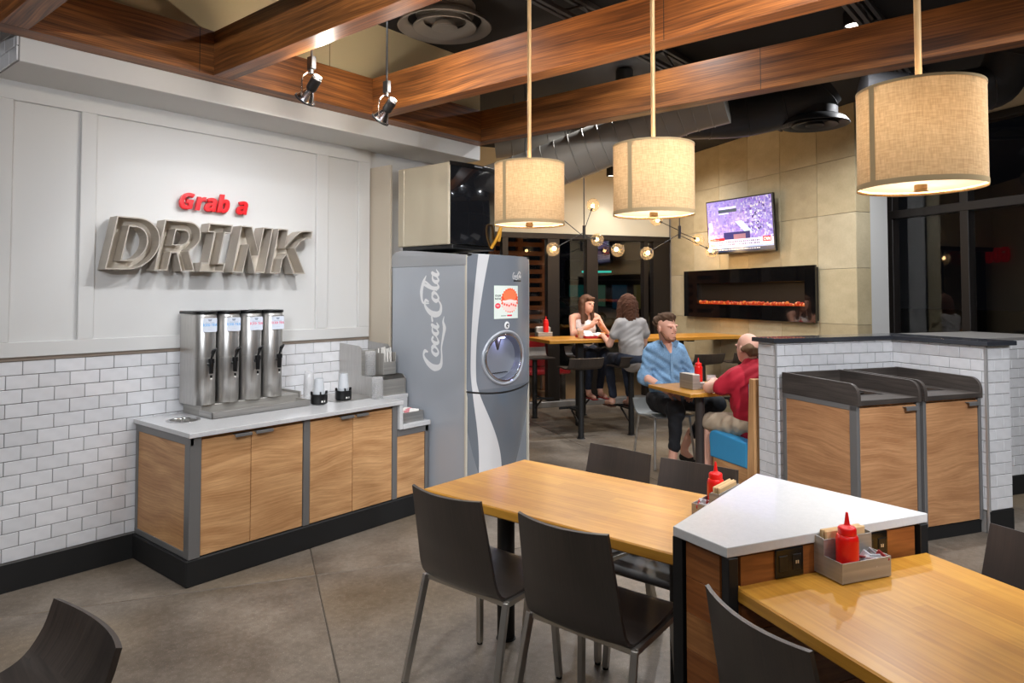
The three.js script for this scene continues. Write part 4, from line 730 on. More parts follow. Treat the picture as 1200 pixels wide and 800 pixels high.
function bin(z1, z0, label) {
  const t = thing('waste_bin', label, 'waste bin', fromB(-3.785, 0, (z0 + z1) / 2), BROT, 'oak waste stations against the tiled half wall');
  const D = .335, W = Math.abs(z1 - z0) / 2;    // half depth (x), half width (z)
  part('kick_board', bx(-D, D - .012, 0, .09, -W + .002, W - .002, .003), MAT.rubber, t);
  part('carcass', bx(-D + .012, D - .022, .09, .925, -W + .008, W - .008, .002), MAT.binOak, t);
  part('side_panel', uvm(bx(-D + .035, D - .06, .12, .895, W - .009, W - .003, .001), 'x', .85, .85, rnd(), rnd()), MAT.binOak, t);
  part('side_frame', merge(bx(-D, -D + .036, .09, .93, W - .012, W, .002), bx(D - .062, D, .09, .93, W - .026, W, .003), bx(-D, D, .894, .93, W - .012, W, .002), bx(-D, D, .09, .122, W - .012, W, .002)), MAT.greyFrame, t);
  part('front_stile', bx(D - .02, D + .002, .09, .93, -W, -W + .026, .002), MAT.greyFrame, t);
  const d = part('door', uvm(bx(D - .022, D - .004, .095, .912, -W + .03, W - .03, .002), 'z', .85, .85, rnd(), rnd()), MAT.binOak, t);
  part('handle', merge(bx(D - .01, D + .03, .900, .904, -W + .045, -W + .15, .001), bx(D + .026, D + .031, .880, .904, -W + .045, -W + .15, .001)), MAT.greyFrame, d);
  // black tray surround with rounded front corners
  const sd = new THREE.Shape(); sd.moveTo(-D, .93); sd.lineTo(D + .012, .93); sd.lineTo(D + .012, .985); sd.quadraticCurveTo(D + .005, 1.06, D - .06, 1.066); sd.lineTo(-D, 1.075); sd.closePath();
  for (const z of [-W, W - .022]) { const g = extrude(sd, .022, .0015); g.translate(0, 0, z); part('tray_side', uvm(g, 'x', .8, .5), MAT.binTop, t); }
  part('tray_back', bx(-D, -D + .02, .93, 1.075, -W + .02, W - .02, .002, 'z', .8, .5), MAT.binTop, t);
  const fr = shape([[-D + .02, -W + .022], [D + .012, -W + .022], [D + .012, W - .022], [-D + .02, W - .022]]), hl = new THREE.Path([[-.13, -.15], [-.13, .15], [.17, .15], [.17, -.15]].map((p) => new THREE.Vector2(...p))); fr.holes.push(hl);
  const dg = extrude(fr, .03, .001); dg.rotateX(-Math.PI / 2); dg.translate(0, .932, 0); part('tray_deck', uvm(dg, 'z', .8, .5), MAT.binTop, t);
  part('flap', merge(bx(-.135, .0, .945, .953, -.148, .148, .002), bx(.11, .165, .95, .958, -.148, .148, .002)), MAT.darkFrame, t);
}
bin(-3.622, -4.168, 'oak waste bin with black tray top at the free end of the half wall');
bin(-4.202, -4.746, 'oak waste bin with black tray top in the corner of the half wall');
// ------------------------------------------------------------------ drum pendants
function pendant(label, pos, turn) {
  const t = thing('drum_pendant', label, 'pendant lamp', pos, turn, 'woven drum pendants');
  const r = .168, h = .295;
  part('stem', rod([0, h + .0, 0], [0, 3.735 - (pos.isVector3 ? pos.y : pos[1]), 0], .0095, 14), MAT.poleTan, t);
  const sh = new THREE.CylinderGeometry(r, r, h, 72, 1, true); const uv = sh.attributes.uv; for (let i = 0; i < uv.count; i++) uv.setXY(i, uv.getX(i) * 8, uv.getY(i) * 2.2);
  const s = part('shade', sh, MAT.shade, t, [0, h / 2, 0], 'woven beige drum shade');
  part('hem', new THREE.CylinderGeometry(r + .0015, r + .0015, .016, 72, 1, true), MAT.shadeTrim, s, [0, -h / 2 + .008, 0]); part('hem', new THREE.CylinderGeometry(r + .0015, r + .0015, .008, 72, 1, true), MAT.shadeTrim, s, [0, h / 2 - .004, 0]);
  const th = R(-9); part('seam_strip', new THREE.CylinderGeometry(r + .001, r + .001, h - .01, 6, 1, true, th, .12), MAT.shadeTrim, s);
  part('diffuser', new THREE.CircleGeometry(r - .004, 48).rotateX(-Math.PI / 2), MAT.diffuser, t, [0, .012, 0], 'white diffuser disc');
  part('finial', merge(cyl(.017, .017, .016, 20).translate(0, .006, 0), cyl(.012, .02, .006, 20).translate(0, -.004, 0)), MAT.poleTan, t);
  part('spider', merge(rod([-r, h - .02, 0], [r, h - .02, 0], .003, 6), rod([0, h - .02, -r], [0, h - .02, r], .003, 6), rod([0, h, 0], [0, .25, 0], .006, 8), rod([.06, h - .02, 0], [.03, .012, 0], .002, 6)), MAT.poleTan, t);
  part('bulb', lathe([[.001, .25], [.018, .25], [.03, .22], [.032, .20], [.022, .175], [.001, .168]], 20), std({ color: 0xfff2dc, emissive: 0xffdca8, emissiveIntensity: 6 }), t);
  const l = new THREE.PointLight(0xffe6cc, PENDANT_CD, 0, 2); l.position.set(0, .205, 0); l.castShadow = true; l.shadow.radius = 2; t.add(l);
}
const PENDANT_CD = 6;
pendant('woven drum pendant over the free end of the long maple table', [-2.078, 1.978, -2.63], 0);
pendant('woven drum pendant over the long maple table, nearer the wedge island', [-1.412, 1.978, -2.63], 0);
pendant('woven drum pendant over the maple table right of the wedge island', fromB(-1.505, 1.958, -1.84), BROT);
// ------------------------------------------------------------------ globe chandeliers over the bar table
function chandelier(label, px, py, z, globes, rods) {
  const hub = fromB(-7.94, onBx(px, py, -7.94).y, z), t = thing('globe_chandelier', label, 'chandelier', hub, BROT, 'black rod chandeliers with glass globes');
  part('stem', rod([0, 0, 0], [0, 3.735 - hub.y, 0], .007, 10), MAT.black, t); part('hub', merge(cyl(.02, .02, .17, 14).translate(0, -.0, 0)), MAT.black, t);
  const loc = globes.map(([gx, gy, dz]) => { const v = toB(onPlane(gx, gy, fromB(-7.94 + dz, 0, 0), BX)); return [v.x + 7.94, v.y - hub.y, v.z - z]; });
  const g = new THREE.SphereGeometry(.085, 28, 20);
  loc.forEach((p, i) => {
    const v = new THREE.Vector3(...p), u = v.clone().normalize(), root = rods[i] === undefined ? [0, .02 - i * .02, 0] : loc[rods[i]];
    part('rod', rod(root, v.clone().addScaledVector(u, -.07).toArray(), .005, 8), MAT.black, t);
    const gl = part('globe', g, MAT.globe, t, p, 'clear glass globe'); part('socket', rod(u.clone().multiplyScalar(-.088).toArray(), u.clone().multiplyScalar(-.045).toArray(), .014, 12), MAT.black, gl);
    part('bulb', new THREE.SphereGeometry(.025, 14, 10), MAT.bulb, gl, u.clone().multiplyScalar(-.022).toArray());
    const l = new THREE.PointLight(0xffdcae, .85, 0, 2); l.position.set(...v.clone().addScaledVector(u, -.022).toArray()); l.castShadow = true; t.add(l);
  });
}
chandelier('globe chandelier over the bar table in front of the night windows', 684, 272, -3.9, [[695, 240, -.1], [648, 292, .12], [700, 281, -.25], [724, 293, .2], [652, 252, -.2]], {});
chandelier('globe chandelier over the bar table close to the television', 796, 272, -5.31, [[769, 257, -.1], [818, 281, -.15], [758, 297, .15], [834, 294, .25]], {});
// ------------------------------------------------------------------ television and wall fireplace
{
  const c0 = onBz(868, 264, -5.93), t = thing('television', 'wall television showing a purple news broadcast', 'television', fromB(c0.x, c0.y, -5.90), BROT + R(9));
  t.rotation.order = 'YXZ'; t.rotation.x = R(4);
  const W = 1.12, H = .72;
  part('case', bx(-W / 2, W / 2, -H / 2, H / 2, -.045, 0, .004), MAT.plasticBlack, t);
  const pic = canvasTex(1024, 576, (c, w, h) => {
    c.fillStyle = '#8a80c8'; c.fillRect(0, 0, w, h); let s = 7; const q = () => (s = (s * 16807) % 2147483647) / 2147483647;
    for (let i = 0; i < 900; i++) { const x = q() * w, y = q() * h * .8, v = q(); c.fillStyle = ['#a79fe0', '#6a5fb4', '#bdb8ea', '#5a4aa0', '#c9cdf0', '#8f6fd0'][Math.floor(v * 6)]; c.globalAlpha = x > w * .55 ? .75 : .35; c.fillRect(x, y, 8 + q() * 34, 6 + q() * 30); } c.globalAlpha = 1;
    for (let i = 0; i < 60; i++) { c.fillStyle = i % 2 ? '#31286e' : '#eef0ff'; c.fillRect(w * .68 + q() * w * .2, h * .1 + q() * h * .5, 6 + q() * 14, 6 + q() * 18); }
    c.fillStyle = '#b9dbe6'; c.beginPath(); c.moveTo(455, 245); c.lineTo(560, 240); c.lineTo(720, 370); c.lineTo(610, 375); c.fill(); c.beginPath(); c.moveTo(20, 235); c.lineTo(75, 240); c.lineTo(85, 330); c.lineTo(20, 345); c.fill(); c.fillStyle = '#2b2b66'; c.fillRect(260, 360, 420, 80); c.fillStyle = '#8d6a7c'; c.fillRect(420, 385, 190, 55);
    c.fillStyle = '#3d4a5c'; c.fillRect(190, 100, 300, 34); c.fillStyle = '#dfe6f0'; c.fillRect(204, 74, 280, 20); c.fillRect(200, 140, 160, 12);
    c.fillStyle = '#e2d9ee'; c.fillRect(0, 440, w, 78); c.fillStyle = '#c8202c'; c.fillRect(20, 418, 250, 32); c.fillStyle = '#ffffff'; c.font = 'bold 22px sans-serif'; c.fillText('- - - - - - - - - - -', 40, 442); c.fillStyle = '#54607a'; for (let r = 0; r < 2; r++) for (let i = 0; i < 34; i++) { c.fillRect(40 + i * 23, 458 + r * 28, 10 + q() * 9, 18); }
    c.fillStyle = '#cc1f2b'; c.fillRect(868, 432, 120, 56); c.fillStyle = '#fff'; c.font = 'bold 46px sans-serif'; c.fillText('CNN', 878, 477); c.fillStyle = '#e8ecf6'; c.fillRect(868, 492, 120, 30); c.fillStyle = '#9fb2d6'; c.fillRect(0, 520, w, 16); c.fillStyle = '#22304e'; c.fillRect(0, 536, w, 40); c.fillStyle = '#e6e9f4'; for (let i = 0; i < 40; i++) c.fillRect(30 + i * 20, 546, 8 + q() * 8, 10);
  });
  part('screen', new THREE.PlaneGeometry(W - .035, H - .04), std({ map: pic, emissiveMap: pic, emissive: 0xffffff, emissiveIntensity: .8, roughness: .25 }), t, [0, .004, .0012], 'lit screen with a news picture');
  part('wall_mount', bx(-.15, .15, -.15, .15, -.16, -.045, .004), MAT.black, t);
  const l = new THREE.RectAreaLight(0xa9a0e8, .7, W - .05, H - .05); l.position.set(0, 0, .01); l.lookAt(0, 0, 5); l.rotation.set(0, Math.PI, 0); t.add(l);
}
{
  const t = thing('electric_fireplace', 'long black wall fireplace with a row of glowing embers', 'fireplace', fromB(-7.605, 1.314, -6.1), BROT);
  const W = 1.30, H = .661, a = onBz(817.5, 332, -6.04), b = onBz(944, 357, -6.04), x0 = a.x + 7.605, x1 = b.x + 7.605, y1 = a.y - 1.314, y0 = onBz(944, 359, -6.04).y - 1.314;
  const fr = shape([[-W, 0], [W, 0], [W, H], [-W, H]]); fr.holes.push(new THREE.Path([[x0, y0], [x0, y1], [x1, y1], [x1, y0]].map((p) => new THREE.Vector2(...p))));
  const fg = extrude(fr, .02, .003); fg.translate(0, 0, .05); part('glass_frame', fg, phy({ color: 0x08080a, roughness: .08, clearcoat: 1 }), t);
  part('firebox', merge(bx(-W + .02, W - .02, .02, H - .02, .003, .008, .001), bx(-W + .02, x0, .02, H - .02, .008, .05, .001), bx(x1, W - .02, .02, H - .02, .008, .05, .001), bx(x0, x1, .02, y0, .008, .05, .001), bx(x0, x1, y1, H - .02, .008, .05, .001)), std({ color: 0x201c18, roughness: .35 }), t);
  const gs = [], gs2 = []; for (let i = 0; i < 110; i++) { const g = new THREE.IcosahedronGeometry(.014 + rnd() * .014, 0); g.rotateY(rnd() * 6); g.rotateX(rnd() * 6); g.translate(x0 + .02 + (x1 - x0 - .04) * (i + rnd()) / 110, y0 + .014 + rnd() * .022, .028 + rnd() * .015); (i % 3 ? gs : gs2).push(g); }
  const em = part('embers', merge(gs), std({ color: 0x401806, emissive: 0xff4206, emissiveIntensity: .75, roughness: .6 }), t, null, 'glowing orange embers'); em.userData.kind = 'stuff';
  const e2 = part('crystals', merge(gs2), std({ color: 0x7a4a24, emissive: 0xff8030, emissiveIntensity: 1, roughness: .3 }), t); e2.userData.kind = 'stuff';
  part('glow_strip', bx(x0, x1, y0 + .001, y0 + .012, .012, .03, .001), std({ color: 0x5a1a08, emissive: 0xff3a04, emissiveIntensity: .5 }), t);
}

// ------------------------------------------------------------------ bar table with fixed stools
const BAR_Y = 1.095;
{
  const t = thing('bar_table', 'bar-height maple table running up to the stone wall', 'table', [0, 0, 0], BROT);
  part('table_top', uvm(bx(-8.31, -7.58, BAR_Y - .042, BAR_Y, -6.085, -3.27, .005), 'z', 1.25, .5), MAT.maple, t);
  for (const z of [-3.83, -5.3]) part('post', merge(bx(-7.98, -7.90, 0, 1.053, z - .04, z + .04, .004), bx(-8.2, -7.68, 1.03, 1.053, z - .05, z + .05, .003)), MAT.black, t);
}
const stoolShell = shellGeo([[-.19, .0], [-.1, .004], [.06, -.004], [.13, .012], [.165, .06], [.185, .125]], (t) => .205 + .01 * t, (t) => .006 + .02 * Math.max(0, t - .5), .014);
function stool(x, z, turn, label) {
  const t = thing('bar_stool', label, 'stool', fromB(x, 0, z), BROT + turn, 'dark bar stools on black posts');
  part('seat', shellGeo === null ? null : stoolShell, MAT.stoolSeat, t, [0, .80, 0]);
  part('post', merge(cyl(.034, .034, .79, 18).translate(0, .395, .03), cyl(.10, .10, .012, 20).translate(0, .787, .0)), MAT.black, t);
  part('footrest', merge(sqbar([0, .30, .03], [0, .30, -.30], .025, .02), sqbar([-.13, .30, -.29], [.13, .30, -.29], .025, .02), sqbar([0, .12, .03], [0, .285, -.22], .018)), MAT.black, t);
  part('floor_flange', lathe([[.001, .008], [.045, .008], [.05, 0]], 20), MAT.black, t, [0, 0, .03]);
}
// turn: stool faces local -z; right-hand stools face -x of the far room
stool(-7.27, -3.51, Math.PI / 2, 'empty dark bar stool at the free end of the bar table, on the man\'s side'); stool(-7.25, -4.15, Math.PI / 2, 'dark bar stool under the woman in the grey t-shirt');
stool(-7.26, -5.15, Math.PI / 2, 'empty dark bar stool behind the man in the blue shirt'); stool(-7.26, -5.72, Math.PI / 2, 'empty dark bar stool beside the stone wall, behind the bald man');
stool(-8.61, -3.51, -Math.PI / 2, 'dark bar stool on the window side at the free end of the bar table'); stool(-8.60, -4.22, -Math.PI / 2, 'dark bar stool under the woman eating');
stool(-8.6, -5.3, -Math.PI / 2, 'dark bar stool on the window side near the stone wall');
{ // low-backed stool standing by itself on the open floor
  const g = shellGeo([[-.21, .76], [-.12, .765], [.05, .752], [.14, .772], [.19, .83], [.215, .90]], (t) => .20 - .012 * t, (t) => .006 + .05 * Math.max(0, t - .45), .014);
  const t = thing('bar_stool', 'low-backed dark stool standing alone on the concrete before the tiled wall', 'stool', [-1.79, 0, -.41], Math.PI, 'dark bar stools on black posts');
  part('seat', g, MAT.stoolSeat, t); part('post', merge(cyl(.034, .034, .75, 18).translate(0, .377, .0), cyl(.10, .10, .012, 20).translate(0, .748, .0)), MAT.black, t); part('floor_flange', lathe([[.001, .012], [.18, .008], [.19, 0]], 28), MAT.black, t);
}
const onBar = (px, py) => { const v = onPlane(px, py, new THREE.Vector3(0, BAR_Y, 0), new THREE.Vector3(0, 1, 0)); v.y = BAR_Y + .0005; return v; };
{
  const c = onBar(637, 394), b = toB(c);
  const t = thing('napkin_holder', 'grey steel napkin holder at the free end of the bar table', 'napkin holder', c, BROT);
  part('tall_bay', bx(-.06, 0, 0, .115, -.1, .1, .003), MAT.steelSoft, t); part('tray', bx(0, .06, 0, .055, -.1, .1, .003), MAT.steelSoft, t); part('napkins', bx(-.05, -.01, .115, .125, -.085, .085, .002), MAT.paper, t);
  ketchup(fromB(b.x + .03, BAR_Y + .055, b.z - .02), 'red ketchup squeeze bottle at the napkin holder on the bar table');
  ketchup(fromB(-7.95, BAR_Y, -4.72), 'red ketchup squeeze bottle on the bar table beyond the woman in grey');
  const tray = onBar(701, 394), tb = toB(tray), tt = thing('serving_tray', 'red serving tray with food in front of the eating woman', 'tray', fromB(-7.88, BAR_Y, -4.02), BROT);
  const ts = shape([[-.15, -.2], [.15, -.2], [.15, .2], [-.15, .2]]), rim = extrude(ts, .006, .004); rim.rotateX(-Math.PI / 2); rim.translate(0, .004, 0);
  part('tray_base', rim, MAT.redVinyl, tt); part('tray_rim', merge(bx(.146, .152, .004, .032, -.2, .2, .002), bx(-.152, -.146, .004, .032, -.2, .2, .002), bx(-.15, .15, .004, .032, .196, .202, .002), bx(-.15, .15, .004, .032, -.202, -.196, .002)), MAT.redVinyl, tt);
  const foods = [[-.06, .1, .09], [.03, -.02, .06], [.05, .12, .05]];
  foods.forEach(([x, z, r], i) => { const w = fromB(-7.88 + x, BAR_Y + .0145, -4.02 + z), f = thing('burger_wrapper', 'crumpled white food wrapper on the red tray', 'wrapper', w, rnd() * 3, 'wrappers on the red tray'); const g = new THREE.IcosahedronGeometry(r, 2), p = g.attributes.position; for (let k = 0; k < p.count; k++) { const n = .75 + .5 * noise(p.getX(k) * 60 + 9 * i, p.getY(k) * 60 + p.getZ(k) * 40); p.setXYZ(k, p.getX(k) * n, Math.max(0, p.getY(k) * .5 * n + r * .3), p.getZ(k) * n); } g.computeVertexNormals(); part('wrapper', g, MAT.paper, f); });
  const bun = thing('burger', 'small burger resting on the red tray', 'burger', fromB(-7.95, BAR_Y + .0145, -4.16), 0); part('bun', lathe([[.001, .05], [.03, .046], [.046, .03], [.048, .022], [.001, .022]], 20), std({ color: 0xb8743a, roughness: .6 }), bun); part('patty', cyl(.05, .05, .012, 18), std({ color: 0x4a2616, roughness: .8 }), bun, [0, .016, 0]); part('bottom_bun', cyl(.046, .044, .012, 18), std({ color: 0xc08a50, roughness: .6 }), bun, [0, .006, 0]);
  const cup = thing('drink_cup', 'clear cup of amber drink on the bar table in front of the eating woman', 'cup', fromB(-7.80, BAR_Y, -3.78), 0);
  part('cup_wall', lathe([[.033, 0], [.034, .002], [.044, .13], [.046, .132], [.042, .13], [.031, .004], [.001, .004]], 28), MAT.clearCup, cup); part('drink', lathe([[.001, .005], [.030, .005], [.038, .095], [.001, .095]], 24), std({ color: 0xc07a1c, roughness: .2 }), cup, null, 'amber drink');
  const box = thing('food_carton', 'open white paper carton leaning beside the red tray', 'carton', fromB(-7.75, BAR_Y, -4.30), BROT + .4); part('carton_front', cbox(.12, .10, .003, .001).rotateX(-.35).translate(0, .05, .03), MAT.paper, box); part('carton_base', cbox(.12, .004, .1, .001).translate(0, .002, 0), MAT.paper, box); part('carton_side', cbox(.003, .06, .1, .001).translate(.058, .03, 0), MAT.paper, box);
}
// ------------------------------------------------------------------ small table, booth and the two men's seats
const CAFE_Y = .82;
{
  const t = thing('cafe_table', 'small maple table between the two men', 'table', [0, 0, 0], BROT);
  part('table_top', uvm(bx(-5.585, -4.92, CAFE_Y - .032, CAFE_Y, -4.06, -3.385, .004), 'x', 1.25, .5), MAT.maple, t);
  part('post', merge(cyl(.04, .04, CAFE_Y - .04, 22).translate(-5.1, (CAFE_Y - .04) / 2, -3.6), cyl(.14, .14, .008, 22).translate(-5.1, CAFE_Y - .037, -3.6)), std({ color: 0x4a4340, roughness: .4, metalness: .5 }), t);
  part('base_plate', lathe([[.001, .018], [.06, .016], [.15, .006], [.155, 0]], 32), MAT.black, t, [-5.12, 0, -3.6]);
  const c = fromB(-5.22, CAFE_Y + .0005, -3.62), h = thing('napkin_holder', 'grey steel napkin holder on the small table between the men', 'napkin holder', c, BROT + Math.PI / 2);
  part('tall_bay', bx(-.075, 0, 0, .13, -.1, .1, .003), MAT.steelSoft, h); part('tray', bx(0, .06, 0, .06, -.1, .1, .003), MAT.steelSoft, h);
  ketchup(fromB(-5.20, CAFE_Y + .06, -3.66), 'red ketchup squeeze bottle on the small table between the men', 1.0);
  const g = thing('drink_cup', 'clear cup of pale lemonade on the small table', 'cup', fromB(-5.1, CAFE_Y, -3.72)); part('cup_wall', lathe([[.03, 0], [.031, .002], [.04, .12], [.042, .122], [.039, .12], [.028, .004], [.001, .004]], 24), MAT.clearCup, g); part('drink', lathe([[.001, .005], [.028, .005], [.033, .07], [.001, .07]], 24), std({ color: 0xd8d890, roughness: .3 }), g);
  const m = thing('menu_card', 'grey folded card standing on the small table', 'card', fromB(-5.04, CAFE_Y, -3.80), BROT + .9); part('card_panel', merge(cbox(.15, .085, .003, .001).rotateX(-.3).translate(0, .042, .014), cbox(.15, .085, .003, .001).rotateX(.3).translate(0, .042, -.014)), std({ color: 0x9aa0a8, roughness: .5 }), m);
}
{
  const t = thing('booth_bench', 'booth bench with blue vinyl seat and oak back', 'bench', [0, 0, 0], BROT);
  part('oak_back', (() => { const s = shape([[-4.50, 0], [-4.405, 0], [-4.405, .985], [-4.445, .99], [-4.455, .985]]), g = extrude(s, 1.5, .002); g.translate(0, 0, -5.1); return uvm(g, 'y', .85, .85); })(), MAT.oak, t);
  part('plinth', bx(-4.93, -4.5, .0, .30, -5.1, -3.605, .003, 'z', .85), MAT.oak2, t);
  part('seat_cushion', (() => { const s = new THREE.Shape(); s.moveTo(-4.95, .30); s.lineTo(-4.505, .30); s.lineTo(-4.505, .475); s.lineTo(-4.90, .50); s.quadraticCurveTo(-4.96, .50, -4.96, .45); s.closePath(); const g = extrude(s, 1.47, .012); g.translate(0, 0, -5.08); return g; })(), MAT.blueVinyl, t, null, 'blue vinyl seat cushion');
  part('back_cushion', bx(-4.53, -4.49, .5, .95, -5.1, -3.64, .015), MAT.blueVinyl, t);
}
{
  const c = thing('low_back_chair', 'low-backed shell chair with chrome legs under the man in the blue shirt', 'chair', fromB(-5.9, 0, -3.75), BROT - Math.PI / 2);
  part('shell', shellGeo([[-.2, .485], [-.1, .492], [.08, .478], [.15, .50], [.185, .56], [.20, .62]], (t) => .215 + .01 * t, (t) => .006 + .04 * Math.max(0, t - .5), .014), std({ color: 0x8f918f, roughness: .4 }), c);
  part('seat_frame', merge(rod([-.19, .47, -.15], [.19, .47, -.15], .01), rod([-.19, .47, .14], [.19, .47, .14], .01), rod([-.19, .47, -.15], [-.19, .47, .14], .01), rod([.19, .47, -.15], [.19, .47, .14], .01)), MAT.chrome, c);
  for (const [x, z] of [[-1, -1], [1, -1], [-1, 1], [1, 1]]) part('leg', rod([x * .19, .475, z * .145], [x * .225, .002, z * .2], .0125, 12), MAT.legSteel, c);
  const t = thing('wall_shelf', 'grey low counter seen between the two men', 'counter', [0, 0, 0], BROT); part('top', bx(-5.75, -5.0, .70, .74, -5.6, -5.2, .004), MAT.greyFrame, t); part('body', bx(-5.7, -5.05, 0, .70, -5.55, -5.25, .004), std({ color: 0x6b6f76, roughness: .5 }), t);
}
// ------------------------------------------------------------------ people
const V = (a) => new THREE.Vector3(...a);
function sdfGeo(prims, c, half, res, k = .03) {
  const mc = new MarchingCubes(res, new THREE.MeshBasicMaterial(), false, false, 200000), n = mc.size, h = n / 2; mc.isolation = 0;
  const pr = prims.map((p) => p.r ? { c: p.c, r: p.r, k: p.k } : { a: p.a, d: [p.b[0] - p.a[0], p.b[1] - p.a[1], p.b[2] - p.a[2]], ra: p.ra, rb: p.rb ?? p.ra, L: (p.b[0] - p.a[0]) ** 2 + (p.b[1] - p.a[1]) ** 2 + (p.b[2] - p.a[2]) ** 2 || 1e-9, k: p.k });
  const dist = (x, y, z) => { let D = 10; for (const p of pr) { let d; if (p.r) { const X = (x - p.c[0]) / p.r[0], Y = (y - p.c[1]) / p.r[1], Z = (z - p.c[2]) / p.r[2], k0 = Math.sqrt(X * X + Y * Y + Z * Z), k1 = Math.sqrt((X / p.r[0]) ** 2 + (Y / p.r[1]) ** 2 + (Z / p.r[2]) ** 2); d = k1 > 1e-9 ? k0 * (k0 - 1) / k1 : -Math.min(...p.r); } else { const X = x - p.a[0], Y = y - p.a[1], Z = z - p.a[2]; let t = (X * p.d[0] + Y * p.d[1] + Z * p.d[2]) / p.L; t = t < 0 ? 0 : t > 1 ? 1 : t; const A = X - t * p.d[0], B = Y - t * p.d[1], C = Z - t * p.d[2]; d = Math.sqrt(A * A + B * B + C * C) - (p.ra + (p.rb - p.ra) * t); } const kk = p.k ?? k, e = Math.max(kk - Math.abs(D - d), 0) / kk; D = Math.min(D, d) - e * e * kk * .25; } return D; };
  for (let z = 0; z < n; z++) for (let y = 0; y < n; y++) for (let x = 0; x < n; x++) mc.field[x + y * n + z * n * n] = -dist(c[0] + (x - h) / h * half, c[1] + (y - h) / h * half, c[2] + (z - h) / h * half);
  mc.update(); const N = mc.count, P = new Float32Array(N * 3), Q = new Float32Array(N * 3), e = .004;
  for (let i = 0; i < N; i++) { const x = c[0] + mc.positionArray[i * 3] * half, y = c[1] + mc.positionArray[i * 3 + 1] * half, z = c[2] + mc.positionArray[i * 3 + 2] * half; P.set([x, y, z], i * 3); const g = [dist(x + e, y, z) - dist(x - e, y, z), dist(x, y + e, z) - dist(x, y - e, z), dist(x, y, z + e) - dist(x, y, z - e)], l = Math.hypot(...g) || 1; Q.set(g.map((v) => v / l), i * 3); }
  // winding outwards
  const a = new THREE.Vector3(), b = new THREE.Vector3(), d = new THREE.Vector3(); let flip = 0; for (let i = 0; i + 2 < Math.min(N, 900); i += 3) { a.fromArray(P, i * 3); b.fromArray(P, i * 3 + 3).sub(a); d.fromArray(P, i * 3 + 6).sub(a); b.cross(d); flip += b.x * Q[i * 3] + b.y * Q[i * 3 + 1] + b.z * Q[i * 3 + 2] > 0 ? 1 : -1; }
  if (flip < 0) for (let i = 0; i < N; i += 3) for (const A of [P, Q]) for (let j = 0; j < 3; j++) { const t = A[(i + 1) * 3 + j]; A[(i + 1) * 3 + j] = A[(i + 2) * 3 + j]; A[(i + 2) * 3 + j] = t; }
  const g = new THREE.BufferGeometry(); g.setAttribute('position', new THREE.BufferAttribute(P, 3)); g.setAttribute('normal', new THREE.BufferAttribute(Q, 3)); const uv = new Float32Array(N * 2); for (let i = 0; i < N; i++) { uv[i * 2] = P[i * 3] * 3; uv[i * 2 + 1] = P[i * 3 + 1] * 3; } g.setAttribute('uv', new THREE.BufferAttribute(uv, 2)); return g;
}
const cap = (a, b, ra, rb, k) => ({ a, b, ra, rb, k }), ell = (c, r, k) => ({ c, r, k });
// head around its centre, facing +z, turned by yaw and pitch, carried at p
function headPrims(yaw, s = 1) {
  const rot = (v) => { const c = Math.cos(yaw), q = Math.sin(yaw); return [v[0] * c + v[2] * q, v[1], -v[0] * q + v[2] * c]; };
  const E = (c, r, k) => ell(rot(c).map((v) => v * s), r.map((v) => v * s), k);
  return { rot, prims: [E([0, .03, -.012], [.076, .088, .092], .02), E([0, -.035, .028], [.057, .075, .062], .03), E([0, -.088, .05], [.03, .022, .026], .02), E([0, -.012, .098], [.012, .022, .017], .012), E([0, .006, .089], [.009, .026, .010], .012), E([-.03, .022, .072], [.024, .010, .018], .012), E([.03, .022, .072], [.024, .010, .018], .012), E([0, -.052, .083], [.024, .007, .010], .008), E([0, -.066, .080], [.021, .008, .010], .008), E([-.078, -.008, -.008], [.010, .030, .018], .008), E([.078, -.008, -.008], [.010, .030, .018], .008)] };
}
// a hand: palm, four fingers of their own length bent at two joints, thumb from the side of the palm
function handPrims(wrist, dir, nrm, curl, side, s = 1) {
  const d = V(dir).normalize(), n = V(nrm).addScaledVector(d, -V(nrm).dot(d)).normalize(), u = new THREE.Vector3().crossVectors(d, n).multiplyScalar(side), W = V(wrist), out = [];
  const at = (f, g, h) => W.clone().addScaledVector(d, f * s).addScaledVector(u, g * s).addScaledVector(n, h * s);
  const A = (v) => v.toArray();
  out.push(cap(A(at(0, 0, 0)), A(at(.035, 0, 0)), .026 * s, .03 * s, .02)); for (const g of [-.024, 0, .024]) out.push(cap(A(at(.03, g * .7, 0)), A(at(.085, g, 0)), .017 * s, .013 * s, .012));
  [[-.031, .062], [-.0105, .074], [.0105, .07], [.031, .056]].forEach(([g, L]) => { let p = at(.085, g, 0), a = 0; for (let i = 0; i < 3; i++) { a += curl * (i ? 1 : .7); const l = L * [.45, .32, .23][i] * s, q = p.clone().addScaledVector(d, Math.cos(a) * l).addScaledVector(n, Math.sin(a) * l); out.push(cap(A(p), A(q), (.0095 - i * .0008) * s, (.0088 - i * .0009) * s, .004)); p = q; } });
  const t0 = at(.02, -.028, .004), t1 = at(.052, -.05, .014), t2 = at(.08, -.052, .026); out.push(cap(A(t0), A(t1), .013 * s, .011 * s, .012), cap(A(t1), A(t2), .0105 * s, .009 * s, .005));
  return out;
}
